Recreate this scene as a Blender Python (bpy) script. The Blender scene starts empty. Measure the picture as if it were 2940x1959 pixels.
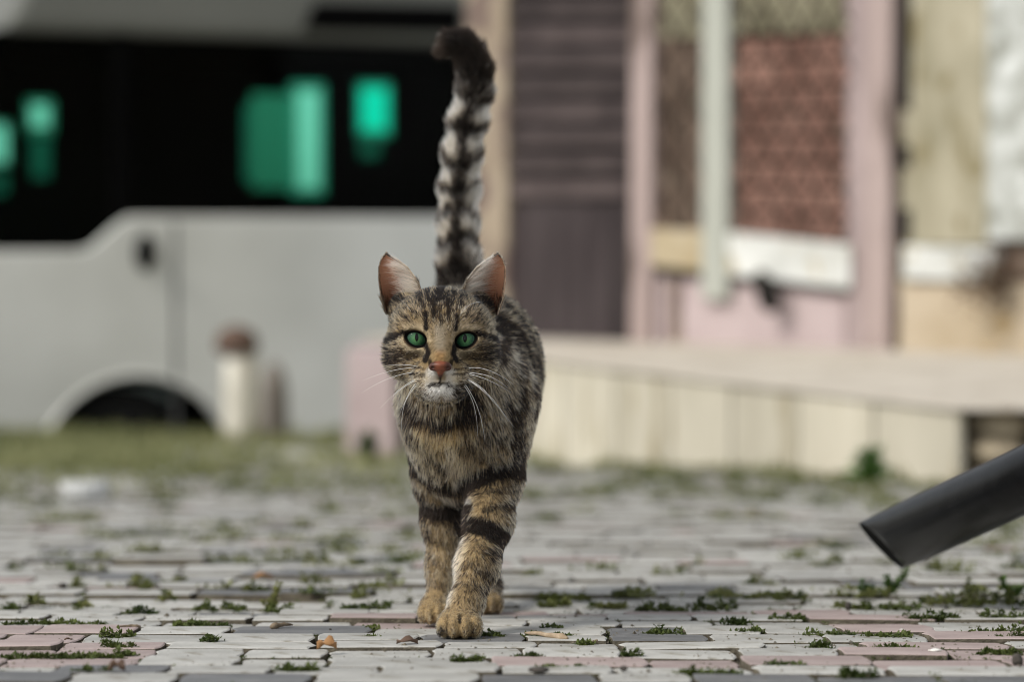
import bpy, bmesh, math, random
import numpy as np
from mathutils import Vector, Matrix

# ------------------------------------------------------------------ camera, sky, sun, exposure
SC = bpy.context.scene
COL = SC.collection
F_PX, CX, CY = 8125.0, 1470.0, 979.5          # focal length and centre in photo pixels (2940 wide)
CAM_H, PITCH = 0.299, math.atan((979.5 - 675.0) / 8125.0)
cam_d = bpy.data.cameras.new('camera')
cam = bpy.data.objects.new('camera', cam_d); COL.objects.link(cam)
cam.location = (0, 0, CAM_H)
cam.rotation_euler = (math.pi / 2 - PITCH, 0, 0)
cam_d.sensor_width = 36.0
cam_d.lens = F_PX / 2940.0 * 36.0
cam_d.clip_start = 0.05; cam_d.clip_end = 2000
cam_d.dof.use_dof = True
cam_d.dof.focus_distance = 2.085
cam_d.dof.aperture_fstop = 4.6
SC.camera = cam

SUN_EL, SUN_AZ = math.radians(44), math.radians(-124)     # veiled sun from the left, a little behind the camera
world = bpy.data.worlds.new('World'); SC.world = world; world.use_nodes = True
wn, wl = world.node_tree.nodes, world.node_tree.links
bg = wn['Background']
sky = wn.new('ShaderNodeTexSky'); sky.sky_type = 'NISHITA'; sky.sun_disc = False
sky.sun_elevation = SUN_EL; sky.sun_rotation = SUN_AZ
sky.air_density = 1.0; sky.dust_density = 1.0; sky.ozone_density = 1.0
hs = wn.new('ShaderNodeHueSaturation'); hs.inputs['Saturation'].default_value = 0.22
wl.new(sky.outputs[0], hs.inputs['Color']); wl.new(hs.outputs[0], bg.inputs['Color'])
bg.inputs['Strength'].default_value = 0.09
sun_d = bpy.data.lights.new('sun', 'SUN'); sun_d.energy = 1.5; sun_d.angle = math.radians(16); sun_d.color = (1, 0.95, 0.88)
sun = bpy.data.objects.new('sun', sun_d); COL.objects.link(sun)
sdir = Vector((math.sin(SUN_AZ) * math.cos(SUN_EL), math.cos(SUN_AZ) * math.cos(SUN_EL), math.sin(SUN_EL)))
sun.rotation_euler = sdir.to_track_quat('Z', 'Y').to_euler()
vs = SC.view_settings
vs.view_transform = 'Standard'; vs.look = 'None'; vs.gamma = 1.0; vs.exposure = 1.06; vs.use_curve_mapping = False
SC.cycles.use_denoising = True
SC.cycles.filter_width = 1.0
SC.cycles.sample_clamp_indirect = 3.0
try:
    SC.cycles_curves.shape = 'RIBBONS'
except Exception:
    pass
SC.cycles.transparent_max_bounces = 16
SC.cycles.max_bounces = 8

rng = np.random.default_rng(7)
random.seed(7)
cp, sp_ = math.cos(PITCH), math.sin(PITCH)

def P(px, py, Y):
    """world point at distance Y seen at photo pixel (px, py)"""
    u = (px - CX) / F_PX; v = (CY - py) / F_PX
    d = np.array([u, cp + v * sp_, -sp_ + v * cp])
    return d * (Y / d[1]) + np.array([0, 0, CAM_H])

def Q(x, y, Y):                                # the same in 2353-wide pixels
    return P(x * 1.25, y * 1.25, Y)

def proj(p):
    """photo pixel of world points (N,3)"""
    q = np.asarray(p, float) - np.array([0, 0, CAM_H])
    dep = q[..., 1] * cp - q[..., 2] * sp_
    up = q[..., 1] * sp_ + q[..., 2] * cp
    return CX + q[..., 0] / dep * F_PX, CY - up / dep * F_PX

SLOPE = 0.057
def gz(Y):
    z = -SLOPE * (min(Y, 40.0) - 2.1)
    return z - 0.42 * min(1.0, max(0.0, (Y - 11.7) / 0.5)) + (0.0 if Y < 12.2 else 0.03 * (min(Y, 40) - 12.2))   # bank down to the road beyond
def yground(py):                               # distance of the ground seen at photo row py
    return 1456.0 / (py - 1137.5)
def G(px, py, dz=0.0):
    Y = yground(py)
    return np.array([(px - CX) / F_PX * Y * 1.0005, Y, gz(Y) + dz])

def lin(r, g, b):
    f = lambda c: (c / 12.92 if c <= 0.04045 else ((c + 0.055) / 1.055) ** 2.4)
    return (f(r / 255), f(g / 255), f(b / 255))
def L4(c):
    return (c[0], c[1], c[2], 1.0)

# ------------------------------------------------------------------ numpy value noise
def vnoise(p, scale, seed=0):
    q = np.asarray(p, float) * scale + 1000.0
    i = np.floor(q).astype(np.int64); f = q - i
    f = f * f * (3 - 2 * f)
    def h(x, y, z):
        n = (x * 374761393 + y * 668265263 + z * 2147483647 + seed * 1274126177) & 0x7fffffff
        n = (n ^ (n >> 13)) * 1274126177 & 0x7fffffff
        return ((n ^ (n >> 16)) & 0xffff) / 65535.0
    r = 0
    for dx in (0, 1):
        for dy in (0, 1):
            for dz in (0, 1):
                w = (f[..., 0] if dx else 1 - f[..., 0]) * (f[..., 1] if dy else 1 - f[..., 1]) * (f[..., 2] if dz else 1 - f[..., 2])
                r = r + w * h(i[..., 0] + dx, i[..., 1] + dy, i[..., 2] + dz)
    return r

# ------------------------------------------------------------------ object helpers
def tag(o, label=None, cat=None, group=None, kind=None):
    if label: o['label'] = label
    if cat: o['category'] = cat
    if group: o['group'] = group
    if kind: o['kind'] = kind
    return o
def empty(name, loc=(0, 0, 0)):
    o = bpy.data.objects.new(name, None); COL.objects.link(o)
    o.location = loc; o.empty_display_size = 0.05
    return o
def link(name, me, parent=None):
    o = bpy.data.objects.new(name, me); COL.objects.link(o)
    if parent is not None:
        o.parent = parent
        o.matrix_parent_inverse = Matrix.Translation(-Vector(parent.location)) if parent.location.length else Matrix()
    return o
class MB:
    def __init__(s): s.v = []; s.f = []
    def add(s, vs_, fs_):
        n = len(s.v)
        s.v += [tuple(map(float, v)) for v in vs_]; s.f += [tuple(i + n for i in f) for f in fs_]
    def box(s, o, ax, ay, az):
        o = np.array(o, float); ax, ay, az = (np.array(a, float) for a in (ax, ay, az))
        c = [o + ax * i + ay * j + az * k for k in (0, 1) for j in (0, 1) for i in (0, 1)]
        fs_ = [(0, 2, 3, 1), (4, 5, 7, 6), (0, 1, 5, 4), (2, 6, 7, 3), (0, 4, 6, 2), (1, 3, 7, 5)]
        if np.dot(np.cross(ax, ay), az) < 0: fs_ = [f[::-1] for f in fs_]
        s.add(c, fs_)
    def tube(s, pts, rad, n=8, cap=True):
        pts = [np.array(p, float) for p in pts]
        if not hasattr(rad, '__len__'): rad = [rad] * len(pts)
        vs_, fs_ = [], []
        ref = np.array([0.13, 0.2, 1.0])
        for i, p in enumerate(pts):
            t = pts[min(i + 1, len(pts) - 1)] - pts[max(i - 1, 0)]
            t = t / (np.linalg.norm(t) + 1e-12)
            a = np.cross(t, ref); a /= np.linalg.norm(a) + 1e-12
            b = np.cross(t, a)
            for k in range(n):
                th = 2 * math.pi * k / n
                vs_.append(p + rad[i] * (a * math.cos(th) + b * math.sin(th)))
        for i in range(len(pts) - 1):
            for k in range(n):
                k2 = (k + 1) % n
                fs_.append((i * n + k, i * n + k2, (i + 1) * n + k2, (i + 1) * n + k))
        if cap:
            fs_.append(tuple(range(n))[::-1]); fs_.append(tuple((len(pts) - 1) * n + k for k in range(n)))
        s.add(vs_, fs_)
    def lathe(s, base, prof, n=20):
        base = np.array(base, float); vs_, fs_ = [], []
        for r, z in prof:
            for k in range(n):
                th = 2 * math.pi * k / n
                vs_.append(base + (r * math.cos(th), r * math.sin(th), z))
        for i in range(len(prof) - 1):
            for k in range(n):
                k2 = (k + 1) % n
                fs_.append((i * n + k, i * n + k2, (i + 1) * n + k2, (i + 1) * n + k))
        fs_.append(tuple(range(n))[::-1]); fs_.append(tuple((len(prof) - 1) * n + k for k in range(n)))
        s.add(vs_, fs_)
    def build(s, name, mat, parent=None, smooth=False, bevel=0.0):
        me = bpy.data.meshes.new(name)
        me.from_pydata(s.v, [], s.f); me.update()
        if mat is not None: me.materials.append(mat)
        if smooth: me.polygons.foreach_set('use_smooth', [True] * len(me.polygons))
        o = link(name, me, parent)
        if bevel:
            m = o.modifiers.new('bevel', 'BEVEL'); m.width = bevel; m.segments = 2; m.limit_method = 'ANGLE'
        return o

# ------------------------------------------------------------------ materials
def mat_new(name):
    m = bpy.data.materials.new(name); m.use_nodes = True
    return m, m.node_tree.nodes, m.node_tree.links, m.node_tree.nodes['Principled BSDF']
def mat_noise(name, c1, c2, scale=8.0, rough=0.85, bump=0.15, fine=60.0, detail=6.0, c3=None, spot=0.62, spec=0.25, rnd=0.0, stretch=None, bdist=0.004, bscale=None):
    """two-tone mottled surface with fine relief and an optional third stain colour"""
    m, n, l, b = mat_new(name)
    tc = n.new('ShaderNodeTexCoord'); co = tc.outputs['Object']
    if stretch:
        mp = n.new('ShaderNodeMapping'); mp.inputs['Scale'].default_value = stretch
        l.new(co, mp.inputs['Vector']); co = mp.outputs[0]
    t = n.new('ShaderNodeTexNoise'); t.inputs['Scale'].default_value = scale; t.inputs['Detail'].default_value = detail
    l.new(co, t.inputs['Vector'])
    r = n.new('ShaderNodeValToRGB'); r.color_ramp.elements[0].position = 0.32; r.color_ramp.elements[1].position = 0.68
    r.color_ramp.elements[0].color = L4(c1); r.color_ramp.elements[1].color = L4(c2)
    l.new(t.outputs['Fac'], r.inputs[0]); out = r.outputs[0]
    if c3 is not None:
        t2 = n.new('ShaderNodeTexNoise'); t2.inputs['Scale'].default_value = scale * 2.3; t2.inputs['Detail'].default_value = 8
        mp2 = n.new('ShaderNodeVectorMath'); mp2.operation = 'ADD'; mp2.inputs[1].default_value = (7.3, 2.1, 5.5)
        l.new(co, mp2.inputs[0]); l.new(mp2.outputs[0], t2.inputs['Vector'])
        r2 = n.new('ShaderNodeValToRGB'); r2.color_ramp.elements[0].position = spot; r2.color_ramp.elements[1].position = spot + 0.1
        l.new(t2.outputs['Fac'], r2.inputs[0])
        mx = n.new('ShaderNodeMixRGB'); l.new(r2.outputs[0], mx.inputs[0]); l.new(out, mx.inputs[1]); mx.inputs[2].default_value = L4(c3)
        out = mx.outputs[0]
    if rnd:
        oi = n.new('ShaderNodeObjectInfo')
        mr = n.new('ShaderNodeMapRange'); mr.inputs[3].default_value = 1 - rnd; mr.inputs[4].default_value = 1 + rnd
        l.new(oi.outputs['Random'], mr.inputs[0])
        mm = n.new('ShaderNodeMixRGB'); mm.blend_type = 'MULTIPLY'; mm.inputs[0].default_value = 1
        l.new(out, mm.inputs[1]); l.new(mr.outputs[0], mm.inputs[2]); out = mm.outputs[0]
    l.new(out, b.inputs['Base Color'])
    b.inputs['Roughness'].default_value = rough; b.inputs['Specular IOR Level'].default_value = spec
    if bump:
        t3 = n.new('ShaderNodeTexNoise'); t3.inputs['Scale'].default_value = bscale or fine; t3.inputs['Detail'].default_value = 8
        l.new(co, t3.inputs['Vector'])
        bp = n.new('ShaderNodeBump'); bp.inputs['Strength'].default_value = bump; bp.inputs['Distance'].default_value = bdist
        l.new(t3.outputs['Fac'], bp.inputs['Height']); l.new(bp.outputs[0], b.inputs['Normal'])
    return m
def mat_plain(name, c, rough=0.6, spec=0.3, metal=0.0, coat=0.0):
    m, n, l, b = mat_new(name)
    b.inputs['Base Color'].default_value = L4(c); b.inputs['Roughness'].default_value = rough
    b.inputs['Specular IOR Level'].default_value = spec; b.inputs['Metallic'].default_value = metal
    b.inputs['Coat Weight'].default_value = coat
    return m
def mat_attr(name, rough=0.8, sss=0.0, trans=0.0, spec=0.2):
    m, n, l, b = mat_new(name)
    a = n.new('ShaderNodeAttribute'); a.attribute_name = 'Col'
    l.new(a.outputs['Color'], b.inputs['Base Color'])
    b.inputs['Roughness'].default_value = rough; b.inputs['Specular IOR Level'].default_value = spec
    if sss:
        b.inputs['Subsurface Weight'].default_value = sss; b.inputs['Subsurface Scale'].default_value = 0.004
        b.inputs['Subsurface Radius'].default_value = (1.0, 0.4, 0.25)
    if trans:
        tr = n.new('ShaderNodeBsdfTranslucent'); l.new(a.outputs['Color'], tr.inputs['Color'])
        mx = n.new('ShaderNodeMixShader'); mx.inputs[0].default_value = trans
        l.new(b.outputs[0], mx.inputs[1]); l.new(tr.outputs[0], mx.inputs[2])
        l.new(mx.outputs[0], n['Material Output'].inputs['Surface'])
    return m
def mat_glass(name, tint, gloss=0.04, rough=0.05):
    m, n, l, b = mat_new(name)
    t = n.new('ShaderNodeBsdfTransparent'); t.inputs['Color'].default_value = L4(tint)
    g = n.new('ShaderNodeBsdfGlossy'); g.inputs['Roughness'].default_value = rough
    mx = n.new('ShaderNodeMixShader'); mx.inputs[0].default_value = gloss
    l.new(t.outputs[0], mx.inputs[1]); l.new(g.outputs[0], mx.inputs[2])
    l.new(mx.outputs[0], n['Material Output'].inputs['Surface'])
    return m
def mat_leaf(name, c1, c2, scale=40.0, trans=0.3):
    m = mat_noise(name, c1, c2, scale=scale, rough=0.6, bump=0.0)
    n, l = m.node_tree.nodes, m.node_tree.links
    b = n['Principled BSDF']
    tr = n.new('ShaderNodeBsdfTranslucent')
    src = b.inputs['Base Color'].links[0].from_socket
    l.new(src, tr.inputs['Color'])
    mx = n.new('ShaderNodeMixShader'); mx.inputs[0].default_value = trans
    l.new(b.outputs[0], mx.inputs[1]); l.new(tr.outputs[0], mx.inputs[2])
    l.new(mx.outputs[0], n['Material Output'].inputs['Surface'])
    return m

M = {}
M['paver'] = mat_noise('paver_grey', (0.29, 0.285, 0.26), (0.42, 0.415, 0.385), scale=22, rough=0.62, spec=0.5, bump=0.8, fine=300, c3=(0.22, 0.205, 0.165), spot=0.58, rnd=0.13, bdist=0.0012)
M['paver_pink'] = mat_noise('paver_pink', (0.26, 0.20, 0.185), (0.36, 0.29, 0.27), scale=22, rough=0.62, spec=0.5, bump=0.8, fine=300, c3=(0.25, 0.17, 0.14), spot=0.67, rnd=0.10, bdist=0.0012)
M['paver_dark'] = mat_noise('paver_charcoal', (0.075, 0.078, 0.08), (0.15, 0.15, 0.148), scale=34, rough=0.62, spec=0.5, bump=0.5, fine=380, c3=(0.22, 0.215, 0.19), spot=0.66, rnd=0.12, bdist=0.0012)
M['soil'] = mat_noise('joint_soil', (0.06, 0.05, 0.036), (0.17, 0.15, 0.11), scale=60, rough=0.95, bump=0.6, fine=300)
M['ground'] = mat_noise('street_ground', (0.32, 0.32, 0.29), (0.48, 0.48, 0.45), scale=2.6, rough=0.95, bump=0.4, fine=40, c3=(0.17, 0.17, 0.09), spot=0.56, bdist=0.01)
M['moss'] = mat_leaf('moss_leaf', (0.03, 0.05, 0.012), (0.11, 0.135, 0.032), scale=25)
M['moss_far'] = mat_leaf('moss_olive', (0.09, 0.11, 0.028), (0.22, 0.225, 0.08), scale=12)
M['grass'] = mat_leaf('grass_blade', (0.11, 0.13, 0.05), (0.27, 0.27, 0.13), scale=5)
M['weed_bright'] = mat_leaf('bright_weed_leaf', (0.06, 0.15, 0.03), (0.16, 0.32, 0.06), scale=30)
M['weed'] = mat_leaf('weed_leaf', (0.04, 0.085, 0.018), (0.11, 0.18, 0.04), scale=30)

# ------------------------------------------------------------------ ground and paving
def build_ground():
    mb = MB()
    ys = [-40, -5, 1.0, 2, 3, 4, 6, 8, 10, 11.3, 11.7, 11.95, 12.2, 14, 18, 25, 35, 45, 120, 400, 900]
    xs = [-700, -60, -10, -4, -2, -1, 0, 1, 2, 4, 10, 60, 700]
    vs_ = [(x, y, gz(y) - 0.011) for y in ys for x in xs]
    fs_ = []
    nx = len(xs)
    for j in range(len(ys) - 1):
        for i in range(nx - 1):
            fs_.append((j * nx + i, j * nx + i + 1, (j + 1) * nx + i + 1, (j + 1) * nx + i))
    mb.add(vs_, fs_)
    tag(mb.build('ground', M['ground']), kind='structure')
build_ground()

def paver_mesh(seed, w=1.0, d=1.0):
    r = random.Random(seed)
    # interlocking outline in unit size (-.5 .. .5), ten points, sides slightly kinked
    k = 0.03
    pts = [(-.5 + k, -.5), (0 + r.uniform(-.1, .1), -.5 + r.uniform(-.012, .02)), (.5 - k, -.5), (.5, -.26 + r.uniform(-.04, .04)),
           (.5 + .025, 0.05), (.5, .42), (.5 - k, .5), (-.5 + k, .5), (-.5, .28), (-.5 + .025, 0.05)]
    pts = [(x + r.uniform(-.018, .018), y + r.uniform(-.02, .02)) for x, y in pts]
    return pts
PAV_W, PAV_D = 0.0735, 0.0615
def make_paver(pts, name, mat):
    vs_ = []
    for z, inset in ((-0.022, 0.0), (-0.0007, 0.0), (0.0, 0.0009)):
        for x, y in pts:
            X, Yy = x * (PAV_W - 0.0022), y * (PAV_D - 0.0030)
            ln = math.hypot(X, Yy); s = (ln - inset * 1.3) / ln
            vs_.append((X * s, Yy * s, z))
    n = len(pts); fs_ = []
    for lv in (0, 1):
        for k in range(n):
            k2 = (k + 1) % n
            fs_.append((lv * n + k, lv * n + k2, (lv + 1) * n + k2, (lv + 1) * n + k))
    fs_.append(tuple(2 * n + k for k in range(n)))
    me = bpy.data.meshes.new(name); me.from_pydata(vs_, [], fs_); me.update(); me.materials.append(mat); me.materials.append(M['soil'])
    me.polygons.foreach_set('material_index', [1] * n + [0] * (n + 1))
    return me, np.array(vs_), fs_

def paver_kind(px, py, r):
    # which colour the photo shows: pink bands, charcoal at the near edge and by the paw, else grey
    if py > 1928: return 'paver_dark' if (r < 0.6 or px < 330 or px > 1950) else 'paver'
    if 1893 < py <= 1920 and px > 1330: return 'paver_pink'
    if 1893 < py <= 1920 and px > 640: return 'paver_pink' if r < .5 else 'paver'
    if py > 1796 and px < 340 and py < 1925: return 'paver_pink'
    if 1812 < py < 1850 and 1330 < px < 1520: return 'paver_dark'
    if 1757 < py < 1775 and px > 1330 and px < 2620: return 'paver_pink'
    if 1775 <= py < 1803 and 880 < px < 1240: return 'paver_pink'
    if 1775 <= py < 1800 and 2300 < px < 2640: return 'paver_pink'
    if 1800 <= py < 1832 and 2330 < px < 2760: return 'paver_pink'
    if 1832 <= py < 1895 and 2540 < px < 2960: return 'paver_pink'
    if py < 1740 and 640 < px < 1150 and 1560 < py: return 'paver_dark' if r < .28 else 'paver'
    if py < 1700 and r < 0.05: return 'paver_pink'
    if r > 0.95: return 'paver_dark'
    return 'paver'

pavement = None
JOINTS = []           # points along joints, for moss
def build_pavement():
    global pavement
    mb = MB()
    vs_, fs_ = [], []
    ys = [1.2, 1.8, 2.4, 3.2, 4.2, 5.4, 7.2]
    for y in ys:
        vs_ += [(-1.3, y, gz(y) - 0.006), (1.3, y, gz(y) - 0.006)]
    for j in range(len(ys) - 1):
        fs_.append((2 * j, 2 * j + 1, 2 * j + 3, 2 * j + 2))
    mb.add(vs_, fs_)
    pavement = mb.build('pavement', M['soil']); tag(pavement, kind='structure')
    variants = [paver_mesh(s) for s in range(7)]
    cache = {}
    for mk in ('paver', 'paver_pink', 'paver_dark'):
        for i, v in enumerate(variants):
            cache[mk, i] = make_paver(v, 'paver', M[mk])
    r = random.Random(11)
    items = []
    ymarks = [1918, 1891, 1867, 1849, 1827, 1804, 1786, 1772, 1758]
    edges = [yground(1959) - 0.33]
    while edges[-1] < yground(1918) - 0.09: edges.append(edges[-1] + PAV_D)
    edges += [yground(m) for m in ymarks]
    while edges[-1] < 7.0: edges.append(edges[-1] + PAV_D * r.uniform(0.85, 1.2))
    for row in range(len(edges) - 1):
        y0, y1 = edges[row], edges[row + 1]
        yc, dep = (y0 + y1) / 2, (y1 - y0)
        half = 0.42 + 0.19 * max(0, yc - 1.6)
        off = (row % 2) * 0.5 + r.uniform(-.06, .06)
        nx = int(half / PAV_W) + 2
        step = gz(yc)
        rowdz = r.uniform(-0.0010, 0.0010)
        if abs(y1 - yground(1758)) < 1e-4: rowdz += 0.0006
        if y0 > yground(1759) - 1e-4 and y0 < 2.48: rowdz -= 0.0022   # the step behind the cat
        xe = -half - .1 + off * PAV_W; rowrot = r.gauss(0, .005)
        while xe < half + .1:
            pw = PAV_W * r.choice((.82, .95, 1.0, 1.05, 1.2, 1.45)) * r.uniform(.95, 1.05)
            xc = xe + pw / 2; xe += pw
            px, py = proj(np.array([xc, yc, gz(yc)]))
            mk = paver_kind(px, py, r.random())
            dz = rowdz + r.gauss(0, 0.0010) * (1.0 if yc < 2.6 else 1.5)
            if r.random() < 0.05: dz -= r.uniform(0.001, 0.003)
            rx = math.atan(-SLOPE) + r.gauss(0, 0.008); ry = r.gauss(0, 0.006); rz = r.gauss(0, 0.009) + rowrot
            M4 = Matrix.Translation((xc, yc + r.gauss(0, .0009) + rowrot * xc, gz(yc) + dz)) @ Matrix.Rotation(rz, 4, 'Z') @ Matrix.Rotation(rx, 4, 'X') @ Matrix.Rotation(ry, 4, 'Y') @ Matrix.Diagonal((pw / PAV_W, dep / PAV_D * r.uniform(.96, 1.0), 1, 1))
            inframe = -60 < px < 3000 and py < 1990
            items.append((not inframe, yc, M4, mk, r.randrange(7)))
            JOINTS.append((xc, y0, yc)); 
            JOINTS.append((xe, yc, yc))
    items.sort(key=lambda t: (t[0], t[1]))
    for it in items[:300]:
        me = cache[it[3], it[4]][0]
        o = bpy.data.objects.new('paver', me); COL.objects.link(o); o.parent = pavement; o.matrix_world = it[2]
    for mk in ('paver', 'paver_pink', 'paver_dark'):
        far = MB()
        for it in items[300:]:
            if it[3] != mk: continue
            _, v, f = cache[mk, it[4]]
            R = np.array(it[2])
            far.add(v @ R[:3, :3].T + R[:3, 3], f)
        if far.v:
            o = tag(far.build('paver_field', M[mk], pavement), kind='stuff'); o.data.materials.append(M['soil'])
            o.data.polygons.foreach_set('material_index', ([1] * 10 + [0] * 11) * (len(o.data.polygons) // 21))
build_pavement()

# ------------------------------------------------------------------ moss, grass, weeds
def leafy(mb, base, n, spread, height, leaf, r, lean=0.6, flat=0.5):
    """a tuft: n small pointed leaves on arching stems around base"""
    for _ in range(n):
        a = r.uniform(0, 2 * math.pi); q = abs(r.gauss(0, 0.5))
        bx = base[0] + math.cos(a) * spread[0] * q; by = base[1] + math.sin(a) * spread[1] * q
        bz = base[2] + gz(by) - gz(base[1])
        h = height * r.uniform(0.25, 1.0) * (1 - 0.4 * min(q, 1))
        th = r.uniform(0, 2 * math.pi); ln = leaf * r.uniform(.6, 1.4); w = ln * r.uniform(.22, .4)
        el = r.uniform(-0.2, 1.1)
        d = np.array([math.cos(th) * math.cos(el), math.sin(th) * math.cos(el), math.sin(el)])
        s = np.cross(d, [0.2, 0.1, 1.0]); s /= np.linalg.norm(s) + 1e-9
        up = np.cross(s, d)
        o = np.array([bx, by, bz + h])
        mb.add([o, o + d * ln * .5 + s * w - up * w * .4, o + d * ln, o + d * ln * .5 - s * w - up * w * .4, o + d * ln * .5],
               [(0, 1, 4), (1, 2, 4), (2, 3, 4), (3, 0, 4)])
def build_moss():
    r = random.Random(5)
    near, far = MB(), MB()
    hand = [(286, 374, 1835, 26), (300, 374, 1862, 26), (330, 380, 1885, 24), (0, 140, 1797, 16), (130, 290, 1797, 18), (0, 200, 1892, 14), (160, 345, 1890, 14), (347, 445, 1766, 30),
            (71, 126, 1735, 34), (7, 44, 1752, 20), (214, 252, 1744, 26), (490, 646, 1799, 16), (575, 619, 1848, 26), (1033, 1108, 1837, 16),
            (1336, 1440, 1832, 26), (1292, 1377, 1903, 28), (1040, 1074, 1806, 18), (972, 1060, 1752, 22), (1050, 1118, 1750, 26), (1835, 1965, 1754, 26), (1992, 2114, 1752, 40),
            (1859, 1957, 1824, 16), (1880, 1900, 1820, 26), (1791, 1835, 1886, 30), (1471, 1550, 1891, 16), (1665, 1696, 1852, 20), (2090, 2145, 1794, 24), (2131, 2192, 1820, 20),
            (1553, 1600, 1808, 18), (1500, 1640, 1832, 12), (2466, 2562, 1712, 24), (2609, 2749, 1782, 30), (2820, 2950, 1780, 32), (2780, 2950, 1826, 34), (2860, 2950, 1842, 30),
            (2317, 2463, 1828, 18), (2480, 2616, 1834, 18), (2330, 2381, 1862, 28), (2514, 2630, 1866, 20), (2218, 2310, 1782, 22),
            (2650, 2800, 1736, 30), (2780, 2950, 1738, 46), (2820, 2932, 1878, 16), (2140, 2250, 1716, 22), (2230, 2324, 1720, 30), (2460, 2510, 1746, 18),
            (640, 700, 1750, 20), (560, 620, 1752, 24), (760, 830, 1755, 24), (1010, 1050, 1715, 26), (1700, 1800, 1745, 14), (1550, 1640, 1740, 26), (1560, 1690, 1722, 22), (1760, 1850, 1712, 24),
            (2040, 2120, 1712, 22), (2400, 2480, 1745, 16), (2530, 2650, 1748, 18), (800, 900, 1930, 22), (200, 330, 1938, 22), (1960, 2120, 1938, 22), (2420, 2520, 1944, 26), (1560, 1680, 1922, 12), (2200, 2300, 1916, 14)]
    hand += [(185, 215, 1648, 34), (195, 232, 1692, 36), (380, 410, 1668, 30), (405, 432, 1694, 30), (455, 500, 1722, 30), (562, 700, 1618, 34), (760, 940, 1616, 40), (860, 940, 1684, 44), (1000, 1050, 1626, 46), (1085, 1135, 1680, 40),
             (1500, 1550, 1652, 26), (1540, 1600, 1724, 22), (1770, 1840, 1708, 26), (2140, 2225, 1682, 30), (1970, 2010, 1630, 40), (700, 760, 1700, 30), (20, 60, 1640, 30), (2330, 2420, 1622, 30), (2660, 2720, 1640, 40), (1880, 1960, 1650, 26), (2560, 2640, 1590, 34)]
    for x0, x1, y, h in hand:
        n = max(5, int((x1 - x0) / 9))
        for k in range(n):
            px = x0 + (k + r.random()) * (x1 - x0) / n
            b = G(px, y + r.uniform(-2.5, 2.5), -0.003)
            s = b[1] / F_PX
            leafy(near if (y > 1745 or r.random() < .25) else far, b, r.randrange(30, 55), (0.0055, 0.006), (h * s) * r.uniform(.35, 1.15) ** 1.6 + 0.0008, 0.0036, r)
    # between the bricks, random
    r2 = random.Random(9)
    for (x, y, yc) in JOINTS:
        dens = vnoise(np.array([x, y, 0.0]), 4.5, 3)
        px, _ = proj(np.array([x, yc, gz(yc)]))
        if not -200 < px < 3140: continue
        if yc < 2.6 and r2.random() < .55 and vnoise(np.array([x, y, 0.0]), 7.0, 13) > .4:
            vert = y == yc
            for q in range(r2.randrange(3, 9)):
                leafy(near, (x + (r2.uniform(-.003, .003) if vert else r2.uniform(-.036, .036)), y + (r2.uniform(-.028, .028) if vert else r2.uniform(-.001, .001)), gz(y) - 0.0028), r2.randrange(4, 9), (.004, .0012), .0022, .0021, r2)
        if yc < 2.45:
            if dens > 0.62 and r2.random() < 0.14:
                leafy(near, (x + r2.uniform(-.03, .03), y, gz(y) - 0.004), r2.randrange(10, 26), (0.007, 0.003), 0.003, 0.0022, r2)
        else:
            if dens > 0.44 and r2.random() < 0.13 + 0.3 * (dens - .5):
                k = 1.15 + 0.25 * (yc - 2.4)
                leafy(far if r2.random() < .8 else near, (x + r2.uniform(-.03, .03), y, gz(y) - 0.003), r2.randrange(30, 80), (0.026 * k, 0.012 * k), 0.008 * k, 0.0048 * k, r2)
    tag(near.build('moss', M['moss']), 'dark green moss in the joints of the paving', 'moss', kind='stuff')
    tag(far.build('moss', M['moss_far']), 'olive moss tufts on the blurred paving behind the cat', 'moss', kind='stuff')
build_moss()

def blades(mb, x, y, n, h, sp, r, w=0.004):
    for _ in range(n):
        bx, by = x + r.gauss(0, sp), y + r.gauss(0, sp)
        z = gz(by) - 0.01; hh = h * r.uniform(.4, 1.2); a = r.uniform(0, 6.28); ben = hh * r.uniform(.1, .8)
        t = np.array([math.cos(a), math.sin(a), 0]); s = np.array([-t[1], t[0], 0]) * w * r.uniform(.6, 1.4)
        o = np.array([bx, by, z]); m_ = o + t * ben * .35 + np.array([0, 0, hh * .6]); e = o + t * ben + np.array([0, 0, hh])
        mb.add([o - s, o + s, m_ + s * .7, m_ - s * .7, e], [(0, 1, 2, 3), (3, 2, 4)])
def build_grass():
    r = random.Random(21); mb = MB()
    for _ in range(4200):
        y = r.uniform(6.7, 11.9); x = r.uniform(-2.9, -0.02)
        px, py = proj(np.array([x, y, gz(y)]))
        if px > 1190 or px < -200: continue
        if vnoise(np.array([x, y, 0.]), 2.2, 8) < 0.44 + .30 * max(0, (9.8 - y) / 2.9): continue
        blades(mb, x, y, 7, r.uniform(.015, .045) + (.04 if y > 11 else 0), 0.05, r, 0.006)
    for _ in range(900):
        y = r.uniform(5.2, 8.6); x = r.uniform(-2.0, 0.3)
        px, py = proj(np.array([x, y, gz(y)]))
        if px > 1200 or px < -200 or vnoise(np.array([x, y, 0.]), 3.2, 18) < 0.60 - .10 * (y - 5.2) / 3.4: continue
        blades(mb, x, y, 6, r.uniform(.015, .035), 0.045, r, 0.006)
    # along the foot of the terrace wall
    for k in range(150):
        t = r.random(); x = 0.88 + (-0.38 - 0.88) * t; y = 5.70 + (9.6 - 5.70) * t
        if vnoise(np.array([x, y, 0.]), 3.0, 4) < 0.5: continue
        blades(mb, x - 0.05, y - 0.06, 7, r.uniform(.02, .05), 0.035, r)
    tag(mb.build('grass', M['grass']), 'low olive grass in front of the van', 'grass', kind='stuff')
build_grass()

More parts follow.
